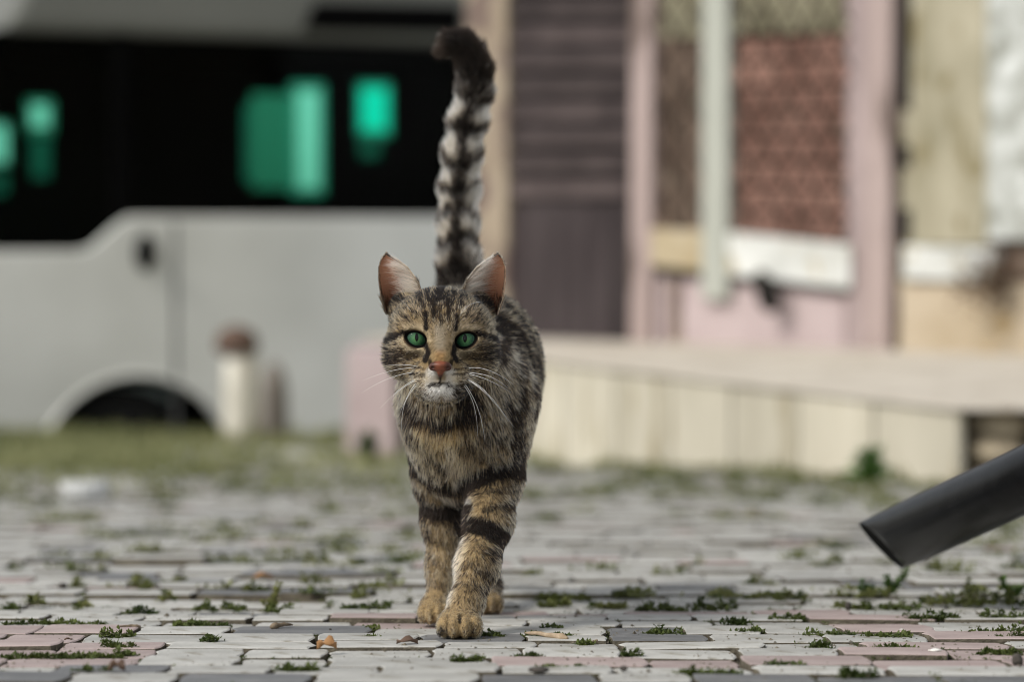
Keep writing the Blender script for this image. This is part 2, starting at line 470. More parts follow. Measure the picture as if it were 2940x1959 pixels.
def build_grit():
    r = random.Random(33); mb = MB()
    for _ in range(1500):
        py = r.uniform(1690, 1955); px = r.uniform(-80, 3020)
        if vnoise(np.array([px / 240, py / 60, 0.]), 1.0, 6) < .42: continue
        b = G(px, py, 0.0004); q = r.uniform(.0005, .0014) * (2.0 if r.random() < .06 else 1)
        vs_ = [b + np.array([r.uniform(.5, 1.6) * q * math.cos(a), r.uniform(.5, 1.2) * q * math.sin(a), 0]) for a in (0, 1.6, 3.1, 4.7)] + [b + np.array([0, 0, q * r.uniform(.5, 1.0)])]
        mb.add(vs_, [(0, 1, 4), (1, 2, 4), (2, 3, 4), (3, 0, 4)])
    tag(mb.build('grit', M['soil']), 'dark crumbs of soil and grit scattered on the near pavers', 'grit', kind='stuff')
build_grit()

# ------------------------------------------------------------------ terrace (cream plinth wall with slab)
M['cream'] = mat_noise('cream_render', (0.37, 0.34, 0.265), (0.50, 0.465, 0.375), scale=5, rough=0.9, bump=0.2, fine=60, c3=(0.29, 0.25, 0.16), spot=0.58, rnd=0.07, stretch=(1, 1, .3))
M['slab'] = mat_noise('terrace_slab', (0.42, 0.375, 0.31), (0.54, 0.495, 0.42), scale=5, rough=0.9, bump=0.2, fine=60, c3=(0.27, 0.22, 0.16), spot=0.60)
M['pinkwall'] = mat_noise('pink_render', (0.37, 0.295, 0.29), (0.46, 0.38, 0.375), scale=5, rough=0.9, bump=0.2, fine=60, c3=(0.38, 0.28, 0.25), spot=0.68)
M['stone'] = mat_noise('rubble_stone', (0.20, 0.165, 0.11), (0.46, 0.39, 0.28), scale=14, rough=0.95, bump=0.5, fine=70, bdist=0.01)
M['dark'] = mat_noise('dark_cavity', (0.012, 0.011, 0.010), (0.03, 0.027, 0.022), scale=9, rough=0.95, bump=0.2)  # near-black puts the shade of gaps and recesses into the colour
TZ = -0.048
FRONT = [(-0.36 + 1.26 * i / 10, 9.13 - 3.43 * i / 10) for i in range(11)]
def blob(mb, c, rad, seed, n=10, m=7, amp=0.25):
    c = np.array(c, float); vs_, fs_ = [], []
    for j in range(m + 1):
        th = math.pi * j / m
        for i in range(n):
            ph = 2 * math.pi * i / n
            d = np.array([math.sin(th) * math.cos(ph), math.sin(th) * math.sin(ph), math.cos(th)])
            k = 1 + amp * (vnoise(d, 1.6, seed) - .5) * 2
            vs_.append(c + d * k * np.array(rad))
    for j in range(m):
        for i in range(n):
            fs_.append((j * n + i, (j + 1) * n + i, (j + 1) * n + (i + 1) % n, j * n + (i + 1) % n))
    mb.add(vs_, fs_)
def build_terrace():
    t = empty('terrace', (0.4, 7.4, gz(7.4)))
    tag(t, 'low cream rendered terrace with a pale slab top, behind the cat', 'terrace')
    # slab: front edge polyline, overhanging a little, runs back under the house front
    def off(p, d): return (p[0] - d * 0.93, p[1] - d * 0.36)
    top = [off(p, 0.012) for p in FRONT] + [(1.75, 5.55), (2.6, 8.2), (0.9, 9.6), (-0.2, 10.4), (-0.52, 9.6)]
    n = len(top); mb = MB()
    mb.add([(x, y, TZ) for x, y in top] + [(x, y, TZ - 0.006) for x, y in top],
           [tuple(range(n))] + [tuple(range(n, 2 * n))[::-1]] + [(i, n + i, n + (i + 1) % n, (i + 1) % n) for i in range(n)])
    mb.build('slab', M['slab'], t)
    for i in range(len(FRONT) - 1):
        a, b = np.array(FRONT[i]), np.array(FRONT[i + 1])
        d = b - a; ln = np.linalg.norm(d); d /= ln; nr = np.array([d[1], -d[0]])
        if nr[1] > 0: nr = -nr
        g = 0.006
        zb = min(gz(a[1]), gz(b[1])) - 0.08
        m2 = MB(); j = random.uniform(-.002, .002)
        m2.box((a[0] + d[0] * g - nr[0] * (0.02 + j), a[1] + d[1] * g - nr[1] * (0.02 + j), zb), (d[0] * (ln - 2 * g), d[1] * (ln - 2 * g), 0), (nr[0] * 0.02, nr[1] * 0.02, 0), (0, 0, TZ - 0.010 - zb))
        m2.build('panel', M['cream'], t, bevel=0.003)
    m3 = MB(); m3.box((-0.53, 9.02, gz(9.2) - .1), (0.155, -0.02, 0), (0, 0.5, 0), (0, 0, TZ - .02 - gz(9.2) + .1)); m3.build('pier', M['pinkwall'], t, bevel=0.004)
    # cavity beyond the end of the front wall
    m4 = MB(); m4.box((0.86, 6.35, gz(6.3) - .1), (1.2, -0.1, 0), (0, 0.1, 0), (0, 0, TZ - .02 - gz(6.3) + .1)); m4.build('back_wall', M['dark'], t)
    r = random.Random(3)
    for k in range(16):
        m5 = MB(); x = 1.00 + (k % 6) * 0.12 + r.uniform(-.03, .03); row = k // 6
        blob(m5, (x, 5.80 + r.uniform(-.03, .03), gz(5.8) + 0.015 + row * 0.052), (r.uniform(.05, .075), .06, r.uniform(.028, .04)), k)
        m5.build('stone', M['stone'], t, smooth=True)
build_terrace()

# ------------------------------------------------------------------ old timber house front
M['pinkpaint'] = mat_noise('pink_paint', (0.29, 0.225, 0.205), (0.37, 0.295, 0.275), scale=6, rough=0.8, bump=0.15, c3=(0.14, 0.105, 0.09), spot=0.54, stretch=(1, 1, .25))
M['mauve'] = mat_noise('mauve_paint', (0.24, 0.19, 0.185), (0.36, 0.29, 0.28), scale=7, rough=0.85, bump=0.15, stretch=(1, 1, .3))
M['palepaint'] = mat_noise('pale_green_paint', (0.33, 0.34, 0.295), (0.43, 0.44, 0.39), scale=6, rough=0.8, bump=0.15, c3=(0.2, 0.19, 0.15), spot=0.62, stretch=(1, 1, .25))
M['doorwood'] = mat_noise('dark_door_wood', (0.030, 0.0225, 0.023), (0.062, 0.049, 0.049), scale=5, rough=0.8, bump=0.2, rnd=0.18, stretch=(1, 1, .4))
M['doorslat'] = mat_noise('door_slat_wood', (0.036, 0.027, 0.026), (0.078, 0.060, 0.057), scale=9, rough=0.8, bump=0.2, rnd=0.25, stretch=(1, 1, .6))
M['redboard'] = mat_noise('red_board', (0.14, 0.07, 0.052), (0.32, 0.18, 0.14), scale=6, rough=0.85, bump=0.2, c3=(0.13, 0.10, 0.075), spot=0.58, rnd=0.12)
M['redgap'] = mat_plain('red_gap', (0.03, 0.006, 0.004), 0.9, 0.0)
M['brown'] = mat_noise('brown_board', (0.075, 0.05, 0.036), (0.20, 0.145, 0.11), scale=9, rough=0.9, bump=0.2, rnd=0.1, c3=(0.16, 0.15, 0.11), spot=0.62)
M['olive'] = mat_noise('olive_plaster', (0.13, 0.12, 0.075), (0.30, 0.28, 0.19), scale=7, rough=0.9, bump=0.2, c3=(0.03, 0.03, 0.025), spot=0.6)
M['plaster'] = mat_noise('cream_plaster', (0.24, 0.22, 0.15), (0.42, 0.385, 0.29), scale=6, rough=0.9, bump=0.2, c3=(0.19, 0.16, 0.085), spot=0.56, stretch=(1, 1, .5))
M['lace'] = mat_noise('peeling_white', (0.20, 0.205, 0.17), (0.58, 0.60, 0.58), scale=13, rough=0.9, bump=0.2)
M['whitesill'] = mat_noise('white_sill', (0.42, 0.425, 0.39), (0.64, 0.65, 0.62), scale=7, rough=0.7, bump=0.1, c3=(0.40, 0.34, 0.22), spot=0.58)
M['yellowsill'] = mat_noise('yellow_sill', (0.33, 0.26, 0.15), (0.46, 0.40, 0.29), scale=6, rough=0.8, bump=0.1)
M['beige'] = mat_noise('beige_render', (0.37, 0.30, 0.205), (0.48, 0.405, 0.305), scale=4, rough=0.9, bump=0.2, c3=(0.40, 0.29, 0.15), spot=0.62)
M['bollardcap0'] = mat_plain('rusty_wire', (0.05, 0.035, 0.025), 0.8)
M['tan'] = mat_noise('tan_post', (0.24, 0.19, 0.135), (0.36, 0.30, 0.225), scale=3, rough=0.85, bump=0.15, c3=(0.14, 0.10, 0.085), spot=0.52)
FA = np.array([-0.0165, 9.6]); FU = np.array([0.733, -0.680]); FU /= np.linalg.norm(FU); FN = np.array([FU[1], -FU[0]])
if FN[1] > 0: FN = -FN
def fu(px, off):
    a = FA + FN * off; k = (px - CX) / F_PX
    return (k * a[1] - a[0]) / (FU[0] - k * FU[1])
def fpt(px, py, off):
    u = fu(px, off); a = FA + FN * off + FU * u
    return P(px, py, a[1])
def fquad(mb, c4, n0, n1):
    """prism on the house front: four photo corners (tl, tr, br, bl), from depth n0 to n1 in front of the wall line"""
    fr = [fpt(x, y, n1) for x, y in c4]
    bk = [p - np.array([FN[0], FN[1], 0]) * (n1 - n0) for p in fr]
    mb.add(fr + bk, [(3, 2, 1, 0), (4, 5, 6, 7), (0, 1, 5, 4), (1, 2, 6, 5), (2, 3, 7, 6), (3, 0, 4, 7)])
BOT = 1040
def build_house():
    h = empty('house', (0.6, 9.0, TZ))
    tag(h, 'weathered timber house front with pink posts and boarded window', 'house')
    def part(name, mat, c4, n0, n1, parent=h, bevel=0.004):
        mb = MB(); fquad(mb, c4, n0 * .4, n1 * .4); return mb.build(name, M[mat], parent, bevel=bevel)
    def rect(x0, x1, y0, y1): return [(x0, y0), (x1, y0), (x1, y1), (x0, y1)]
    TOP = -1500
    part('wall', 'brown', rect(1345, 3350, TOP, BOT), -0.30, -0.14, bevel=0)
    mb = MB(); c0 = fpt(1352, 0, 0); mb.box((c0[0], c0[1] + .05, TZ - .6), (.12, 0, 0), (.10, 2.3, 0), (0, 0, 3.4)); mb.build('side_wall', M['plaster'], h)
    part('corner_post', 'tan', rect(1336, 1452, TOP, BOT), -0.14, 0.02)
    # dark double door: louvre slats above, upright boards below
    d = part('door', 'doorwood', rect(1452, 1815, TOP, BOT), -0.135, -0.07)
    for i in range(24):
        y0 = 600 - 74 * (i + 1)
        if y0 < -800: break
        part('slat', 'doorslat', [(1460, y0), (1808, y0 - 6), (1808, y0 + 38), (1460, y0 + 42)], -0.068, -0.02 + 0.008 * (i % 3), d, 0)
    for i in range(6):
        part('board', 'doorwood', rect(1458 + i * 59, 1458 + i * 59 + 52, 612, BOT), -0.068, -0.05 + 0.005 * (i % 2), d, 0.003)
    part('post', 'pinkpaint', [(1818, TOP), (1878, TOP), (1866, BOT), (1806, BOT)], -0.10, 0.05)
    # narrow brown boarding, pale post, red boarded window
    for i in range(3):
        part('board', 'brown', rect(1886 + i * 44, 1886 + i * 44 + 40, 110, 690), -0.13, -0.075 + 0.006 * (i % 2))
    part('lintel_panel', 'olive', rect(1886, 2018, -600, 106), -0.13, -0.06)
    part('post', 'palepaint', [(2022, TOP), (2092, TOP), (2086, 860), (2012, 860)], -0.10, 0.06)
    rows = [100, 167, 244, 315, 388, 462, 536, 610, 690]
    w = part('window_boarding', 'redgap', rect(2100, 2440, 95, 700), -0.13, -0.085, bevel=0)
    for a, b in zip(rows[:-1], rows[1:]):
        sl = (400 - a) * 0.055; sl2 = (400 - b) * 0.055
        part('board', 'redboard', [(2108, a + 7 + sl * .6), (2432, a + 7 - sl * .6), (2432, b - 4 - sl2 * .6), (2108, b - 4 + sl2 * .6)], -0.084, -0.05, w, 0)
    part('lintel_panel', 'olive', rect(2100, 2440, -600, 92), -0.13, -0.05)
    part('post', 'mauve', [(2432, TOP), (2502, TOP), (2490, BOT), (2428, BOT)], -0.12, 0.0)
    part('post', 'pinkpaint', [(2500, TOP), (2574, TOP), (2548, BOT), (2478, BOT)], -0.10, 0.07)
    for a, b in ((-700, 310), (415, 478), (600, 690), (840, 930)):
        part('gap_shade', 'dark', rect(2574, 2612, a, b), -0.13, -0.03)  # dark strips painted in for the shade of gaps beside the post
    part('gap_strip', 'plaster', rect(2572, 2616, TOP, BOT), -0.14, -0.06)
    part('plaster_panel', 'plaster', rect(2614, 2832, TOP, 705), -0.13, -0.035)
    part('plaster_panel', 'lace', rect(2832, 3120, TOP, 690), -0.13, -0.03)
    part('plaster_panel', 'plaster', rect(3122, 3350, TOP, 690), -0.13, -0.035)
    # sills, sagging towards the right
    s = part('window_sill', 'whitesill', [(2065, 664), (2440, 704), (2440, 830), (2065, 786)], -0.10, 0.045)
    part('sill_end', 'yellowsill', [(1862, 655), (2062, 663), (2062, 785), (1862, 762)], -0.10, 0.043, s)
    part('sill_shade', 'dark', [(1862, 768), (2440, 836), (2440, 852), (1862, 784)], -0.12, 0.01, s)  # near-black strip painted in for the shade under the sill
    part('window_sill', 'whitesill', [(2590, 706), (2850, 716), (2850, 812), (2590, 802)], -0.10, 0.03)
    part('lower_panel', 'pinkwall', rect(1958, 2426, 800, BOT), -0.13, -0.03)
    part('lower_panel', 'pinkwall', rect(1884, 1916, 790, BOT), -0.13, -0.035)
    part('lower_strip', 'tan', rect(1918, 1956, 800, BOT), -0.13, -0.025)
    part('lower_panel', 'beige', rect(2582, 3350, 812, BOT), -0.13, -0.02)
    wm = MB()                                             # rusty diamond mesh over the two openings
    for x0, x1, y0, y1 in ((1884, 2016, -100, 690), (2098, 2440, -60, 700)):
        span = (y1 - y0); k = x0 - span
        while k < x1 + span:
            for sg in (-1, 1):
                pts = []
                for t in np.linspace(0, 1, 40):
                    px = k + sg * t * span * .55; py = y0 + t * span
                    if x0 <= px <= x1: pts.append(fpt(px, py, 0.004))
                if len(pts) > 1: wm.tube([pts[0], pts[-1]], .006, 4, False)
            k += 74
    tag(wm.build('wire_mesh', M['bollardcap0'], h), kind='stuff')
    mb = MB(); c = fpt(2205, 840, 0.06)
    for k, (dx, dz, rr) in enumerate(((0, 0, .035), (-.02, .03, .03), (.012, -.028, .028))):
        blob(mb, c + np.array([dx, 0, dz]), (rr, rr, rr * 1.3), 40 + k)
    mb.build('bracket', M['dark'], h, smooth=True)
build_house()

def build_dry_plant():
    r = random.Random(77); mb = MB()
    c = fpt(2835, 800, 0.06)
    p = empty('dry_plant', tuple(c)); tag(p, 'shrivelled brown plant hanging over the white sill', 'plant')
    for k in range(26):
        a = r.uniform(-1, 1); q = c + np.array([a * .035, r.uniform(-.02, .02), r.uniform(-.03, .02)])
        e = q + np.array([r.gauss(0, .055), r.gauss(0, .025), r.gauss(0.01, .055)])
        mb.tube([q, (q + e) / 2 + np.array([0, 0, .01]), e], [.0035, .0025, .001], 4)
    mb.build('stem', M['drywood'], p)
    lf = MB()
    for k in range(190):
        o = c + np.array([r.gauss(0, .055), r.gauss(0, .03), r.gauss(-0.005, .05)])
        th, el = r.uniform(0, 6.28), r.uniform(-1, 1); d = np.array([math.cos(th) * math.cos(el), math.sin(th) * math.cos(el), math.sin(el)])
        sd = np.cross(d, [.1, .3, 1]); sd /= np.linalg.norm(sd); ln = r.uniform(.02, .04)
        lf.add([o, o + d * ln * .5 + sd * ln * .3, o + d * ln, o + d * ln * .5 - sd * ln * .3], [(0, 1, 2, 3)])
    tag(lf.build('foliage', M['dryleaf'], p), kind='stuff')
M['drywood'] = mat_noise('dry_wood', (0.10, 0.075, 0.05), (0.28, 0.22, 0.15), scale=90, rough=0.9, bump=0.5, fine=300, bdist=0.001)
M['dryleaf'] = mat_leaf('dry_leaf', (0.08, 0.05, 0.035), (0.20, 0.13, 0.09), scale=30)
M['orangeleaf'] = mat_leaf('orange_leaf', (0.30, 0.15, 0.06), (0.48, 0.28, 0.13), scale=60)
build_dry_plant()

# ------------------------------------------------------------------ van parked on the lower road
M['vanpaint'] = mat_noise('van_paint', (0.53, 0.535, 0.50), (0.64, 0.645, 0.61), scale=1.8, rough=0.25, bump=0.0, spec=0.6)
M['vanroof'] = mat_noise('van_roof_paint', (0.115, 0.118, 0.105), (0.14, 0.143, 0.128), scale=1.5, rough=0.6, bump=0.0)
M['vanblack'] = mat_plain('van_black', (0.0035, 0.0035, 0.0035), 0.9, 0.0)
M['vanseam'] = mat_plain('van_seam', (0.10, 0.10, 0.10), 0.8, 0.1)
M['tyre'] = mat_plain('tyre_rubber', (0.012, 0.012, 0.012), 0.9, 0.1)
M['rim'] = mat_plain('wheel_rim', (0.06, 0.06, 0.062), 0.5, 0.4, 0.6)
M['vanglass'] = mat_glass('van_side_glass', (0.97, 0.98, 0.975), 0.002)
M['greenglass'] = mat_glass('green_tinted_glass', (0.06, 0.86, 0.68), 0.0)
M['greenpale'] = mat_glass('pale_green_glass', (0.40, 0.80, 0.68), 0.0)
M['greenmid'] = mat_glass('mid_green_glass', (0.13, 0.40, 0.30), 0.0)  # tints step the daylight patches from bright core to dim edge in the glass
M['greendark'] = mat_glass('dark_green_glass', (0.08, 0.30, 0.23), 0.0)
M['greendim'] = mat_glass('dim_green_glass', (0.14, 0.48, 0.37), 0.0)
VA = np.array([-2.2615, 12.5]); VU = np.array([2.037, 1.0]); VU /= np.linalg.norm(VU); VN = np.array([VU[1], -VU[0]])
def vu(px, off=0.0):
    a = VA + VN * off; k = (px - CX) / F_PX
    return (k * a[1] - a[0]) / (VU[0] - k * VU[1])
def vz(px, py, off=0.0):
    u = vu(px, off); return P(px, py, (VA + VN * off + VU * u)[1])[2]
def V3(u, z, off=0.0):
    a = VA + VN * off + VU * u
    return (a[0], a[1], z)
def slab_v(mb, poly, n0, n1):
    n = len(poly)
    mb.add([V3(u, z, n1) for u, z in poly] + [V3(u, z, n0) for u, z in poly],
           [tuple(range(n))] + [tuple(range(n, 2 * n))[::-1]] + [(i, n + i, n + (i + 1) % n, (i + 1) % n) for i in range(n)])
def build_van():
    a0 = V3(1.8, 0, -0.85); van = empty('van', (a0[0], a0[1], gz(13.5)))
    tag(van, 'pale grey van with a dark window band, parked beyond the grass', 'van')
    BELT, LOWB, WT = 0.385, 0.229, 1.205
    W = 1.7
    def arch(c, r=0.47, zc=-0.81, zb=-0.82):
        return [(c + r * math.cos(t), max(zb, zc + r * math.sin(t))) for t in np.linspace(math.pi + .2, -.2, 15)]
    bottom = [(-0.62, -0.82)] + arch(0.634) + arch(3.25) + [(4.1, -0.82)]
    side = bottom + [(4.15, -0.3), (4.1, BELT), (0.602, BELT), (0.56, 0.36), (0.42, 0.245), (0.36, LOWB), (-0.52, LOWB), (-0.66, -0.1)]
    for n0, n1 in ((-0.05, 0.0), (-W, -W + 0.05)):
        mb = MB(); slab_v(mb, side, n0, n1); mb.build('side_panel', M['vanpaint'], van, bevel=0.012)
    mb = MB(); slab_v(mb, [(0.03, WT), (4.05, WT), (4.0, 1.50), (0.16, 1.50)], -W, 0.0)
    rf = mb.build('roof', M['vanroof'], van, bevel=0.05)
    u0, u1 = vu(868), vu(1320)
    mb = MB(); slab_v(mb, [(u0, vz(1000, 92)), (u1, vz(1200, 92)), (u1, vz(1200, 10)), (u0 + .06, vz(1000, 10))], 0.001, 0.03); mb.build('roof_vent', M['vanblack'], rf, bevel=0.01)
    # front and rear ends, floor
    mb = MB(); slab_v(mb, [(-0.66, -0.78), (-0.60, -0.78), (-0.56, LOWB), (-0.62, LOWB)], -W + .05, -.05); mb.build('front_panel', M['vanpaint'], van)
    mb = MB(); slab_v(mb, [(4.06, -0.78), (4.12, -0.78), (4.10, WT), (4.04, WT)], -W + .05, -.05); mb.build('rear_panel', M['vanpaint'], van)
    mb = MB(); slab_v(mb, [(-0.6, -0.60), (4.05, -0.60), (4.05, -0.55), (-0.6, -0.55)], -W + .06, -.06); mb.build('floor_pan', M['vanblack'], van)
    mb = MB(); slab_v(mb, [(0.0, WT - .03), (4.0, WT - .03), (4.0, WT - .004), (0.0, WT - .004)], -W + .06, -.06); mb.build('headliner', M['vanblack'], van)
    # side windows
    for poly in ([(-0.50, LOWB + .006), (0.35, LOWB + .006), (0.42, 0.252), (0.53, 0.345), (0.53, WT - .006), (0.05, WT - .006)], [(0.61, BELT + .006), (2.35, BELT + .006), (2.35, WT - .006), (0.61, WT - .006)], [(2.45, BELT + .006), (4.0, BELT + .006), (3.95, WT - .006), (2.45, WT - .006)]):
        mb = MB(); slab_v(mb, poly, -0.028, -0.022); mb.build('window', M['vanglass'], van)
    for a, b, z0 in ((0.535, 0.605, BELT + .006), (2.355, 2.445, BELT + .006)):
        mb = MB(); slab_v(mb, [(a, z0), (b, z0), (b, WT - .004), (a, WT - .004)], -0.05, -0.012); mb.build('pillar', M['vanblack'], van)
    mb = MB(); slab_v(mb, [(-0.60, LOWB), (-0.55, LOWB), (0.06, WT), (0.01, WT)], -W + .05, -.05); mb.build('windscreen', M['greendim'], van)
    # far side: added dark sheet, gaps shaped as the patches of daylight through green glass
    fo = -W + 0.07
    holes = [(856, 918, 258, 540, 'greenpale'), (834, 934, 238, 558, 'greendim'), (722, 834, 268, 540, 'greenmid'), (700, 722, 300, 520, 'greendark'), (1040, 1112, 252, 372, 'greenglass'), (1026, 1124, 236, 390, 'greendim'), (1034, 1090, 402, 450, 'greendark'),
             (94, 142, 302, 362, 'greenpale'), (78, 158, 284, 382, 'greenmid'), (92, 146, 392, 510, 'greendark'), (-60, 22, 360, 464, 'greenpale'), (-60, 32, 348, 474, 'greenmid'), (-60, 24, 500, 556, 'greendark')]
    hz = [(vu(a, fo), vu(b, fo), vz(a, d_, fo), vz(a, c, fo), m_) for a, b, c, d_, m_ in holes]
    us = sorted({-0.56, 4.05} | {h[0] for h in hz} | {h[1] for h in hz}); zs = sorted({-0.45, WT - .005} | {h[2] for h in hz} | {h[3] for h in hz})
    mb = MB()
    for i in range(len(us) - 1):
        for j in range(len(zs) - 1):
            uc, zc = (us[i] + us[i + 1]) / 2, (zs[j] + zs[j + 1]) / 2
            if any(h[0] < uc < h[1] and h[2] < zc < h[3] for h in hz): continue
            slab_v(mb, [(us[i], zs[j]), (us[i + 1], zs[j]), (us[i + 1], zs[j + 1]), (us[i], zs[j + 1])], fo - .01, fo + .01)
    mb.build('light_mask', M['vanblack'], van)
    panes = [MB() for _ in hz]
    for i in range(len(us) - 1):
        for j in range(len(zs) - 1):
            uc, zc = (us[i] + us[i + 1]) / 2, (zs[j] + zs[j + 1]) / 2
            for k, h in enumerate(hz):
                if h[0] < uc < h[1] and h[2] < zc < h[3]:
                    slab_v(panes[k], [(us[i], zs[j]), (us[i + 1], zs[j]), (us[i + 1], zs[j + 1]), (us[i], zs[j + 1])], fo - .004, fo); break
    for k, h in enumerate(hz):
        if panes[k].v: tag(panes[k].build('patch_pane', M[h[4]], van), kind='stuff')
    # handle, seams, wheel-arch flare, wheels
    hp = (vu(415), vz(415, 725)); mb = MB()
    blob(mb, V3(hp[0], hp[1], 0.02), (0.05, 0.03, 0.085), 5, amp=.05); mb.build('door_handle', M['vanblack'], van, smooth=True)
    for us_ in (vu(500), vu(320)):
        pass
    mb = MB(); slab_v(mb, [(vu(498), -0.72), (vu(498) + .018, -0.72), (vu(498) + .018, BELT - .03), (vu(498), BELT - .03)], -0.001, 0.003); mb.build('door_seam', M['vanseam'], van)
    for c in (0.634, 3.25):
        mb = MB(); pts = [V3(c + 0.480 * math.cos(t), -0.81 + 0.480 * math.sin(t), 0.0) for t in np.linspace(math.pi, 0, 25)]
        mb.tube(pts, 0.012, 8); mb.build('arch_flare', M['vanpaint'], van, smooth=True)
        mb = MB(); mb.tube([V3(c, -0.70, -0.42), V3(c, -0.70, -0.40), V3(c, -0.70, -0.12), V3(c, -0.70, -0.10)], [.26, .30, .30, .26], 28)
        w = mb.build('wheel', M['tyre'], van, smooth=True)
        mb = MB(); mb.tube([V3(c, -0.70, -0.11), V3(c, -0.70, -0.085)], [.18, .16], 20); mb.build('rim', M['rim'], w)
        mb = MB(); pts = [V3(c + 0.475 * math.cos(t), -0.81 + 0.475 * math.sin(t), -0.25) for t in np.linspace(math.pi, 0, 15)]
        for p, q in zip(pts[:-1], pts[1:]):
            p, q = np.array(p), np.array(q); e = np.array([VN[0], VN[1], 0]) * .2
            mb.add([p - e, q - e, q + e, p + e], [(0, 1, 2, 3)])
        mb.build('wheel_housing', M['vanblack'], van)
    mb = MB(); slab_v(mb, [(-.6, -0.98), (4.05, -0.98), (4.05, -0.79), (-.6, -0.79)], -W + .3, -.3); mb.build('underbody', M['vanblack'], van)
build_van()

# ------------------------------------------------------------------ bollard, stump, downpipe
M['bollardwhite'] = mat_noise('bollard_white', (0.44, 0.41, 0.34), (0.60, 0.58, 0.50), scale=9, rough=0.85, bump=0.3)
M['bollardcap'] = mat_noise('bollard_rust', (0.07, 0.045, 0.035), (0.14, 0.09, 0.065), scale=15, rough=0.85, bump=0.3)
M['stump'] = mat_noise('stump_grey', (0.14, 0.125, 0.11), (0.22, 0.195, 0.17), scale=12, rough=0.9, bump=0.3)
def build_bollards():
    Y = 11.2; x = (690 - CX) / F_PX * Y
    b = empty('bollard', (x, Y, gz(Y))); tag(b, 'short white bollard with a rusty brown cap beside the van wheel', 'bollard')
    zt = P(690, 1000, Y)[2] - gz(Y)
    mb = MB(); mb.lathe((x, Y, gz(Y) - .02), [(.075, 0), (.072, .05), (.066, zt * .7), (.062, zt)]); mb.build('post', M['bollardwhite'], b, smooth=True)
    zc = P(690, 935, Y)[2] - gz(Y)
    mb = MB(); mb.lathe((x - .015, Y, gz(Y) + zt - .02), [(.06, -.004), (.082, .004), (.088, (zc - zt) * .5), (.07, (zc - zt) * .95), (.02, zc - zt + .02)]); mb.build('cap', M['bollardcap'], b, smooth=True)
    Y2 = 11.45; x2 = (785 - CX) / F_PX * Y2; zt2 = P(785, 1040, Y2)[2] - gz(Y2)
    mb = MB(); blobh = zt2
    mb.lathe((x2, Y2, gz(Y2) - .02), [(.055, 0), (.06, .08), (.055, blobh * .7), (.04, blobh * .95), (.012, blobh + .02)], 14)
    tag(mb.build('stump', M['stump'], None, smooth=True), 'low grey brown stump just behind the white bollard', 'stump')
build_bollards()

M['pipe'] = mat_noise('pipe_plastic', (0.003, 0.0032, 0.0036), (0.006, 0.0063, 0.007), scale=60, rough=0.30, bump=0.12, fine=500, spec=0.10, bdist=0.0008, c3=(0.022, 0.022, 0.022), spot=0.66)
M['pipein'] = mat_plain('pipe_inside', (0.008, 0.008, 0.008), 0.8, 0.1)
def build_pipe():
    e0 = Q(2024, 1254, 2.50); e1 = Q(2353, 1103, 2.27)
    d = (e1 - e0); d /= np.linalg.norm(d)
    p = empty('downpipe', tuple(G(2530, 1710))); tag(p, 'black plastic drain pipe end slanting down to the paving', 'pipe')
    pts = [e0, e0 + d * .06, e1, e1 + d * .08]
    b = pts[-1]
    bend = [b + d * .03 + np.array([0.006, 0, .008]), b + d * .055 + np.array([.012, 0, .03]), b + d * .07 + np.array([.016, 0, .07]), b + d * .072 + np.array([.018, 0, .14])]
    pts += bend + [bend[-1] + np.array([0, 0, 2.2])]
    R0 = 0.0280
    rad = [R0, R0 * .985, R0 * .94, R0 * .96] + [R0 * .96] * 5
    # smooth resample
    P_ = [np.array(q) for q in pts]
    mb = MB(); N = 40
    def ring(c, ax, r):
        a = np.cross(ax, [0, 1, 0.05]); a /= np.linalg.norm(a); bb = np.cross(ax, a)
        return [c + r * (a * math.cos(2 * math.pi * k / N) + bb * math.sin(2 * math.pi * k / N)) for k in range(N)]
    rings = []
    for i, q in enumerate(P_):
        t = P_[min(i + 1, len(P_) - 1)] - P_[max(i - 1, 0)]; t /= np.linalg.norm(t)
        if i == 0: t = np.array([d[0], 0.05, d[2]]); t /= np.linalg.norm(t)
        rings.append(ring(q, t, rad[i]))
    allr = rings
    vs_ = [v for r in allr for v in r]
    fs_ = [(i * N + k, i * N + (k + 1) % N, (i + 1) * N + (k + 1) % N, (i + 1) * N + k) for i in range(len(allr) - 1) for k in range(N)]
    mb.add(vs_, fs_); mb.build('tube', M['pipe'], p, smooth=True)
    mi = MB(); t = np.array([d[0], 0.05, d[2]]); t /= np.linalg.norm(t)
    ra, rb, rc = ring(e0, t, R0), ring(e0, t, R0 - .0022), ring(e0 + d * .25, d, R0 - .0022)
    mi.add(ra + rb + rc, [(k, N + k, N + (k + 1) % N, (k + 1) % N) for k in range(N)] + [(N + k, 2 * N + k, 2 * N + (k + 1) % N, N + (k + 1) % N) for k in range(N)])
    mi.build('bore', M['pipein'], p, smooth=True)
build_pipe()

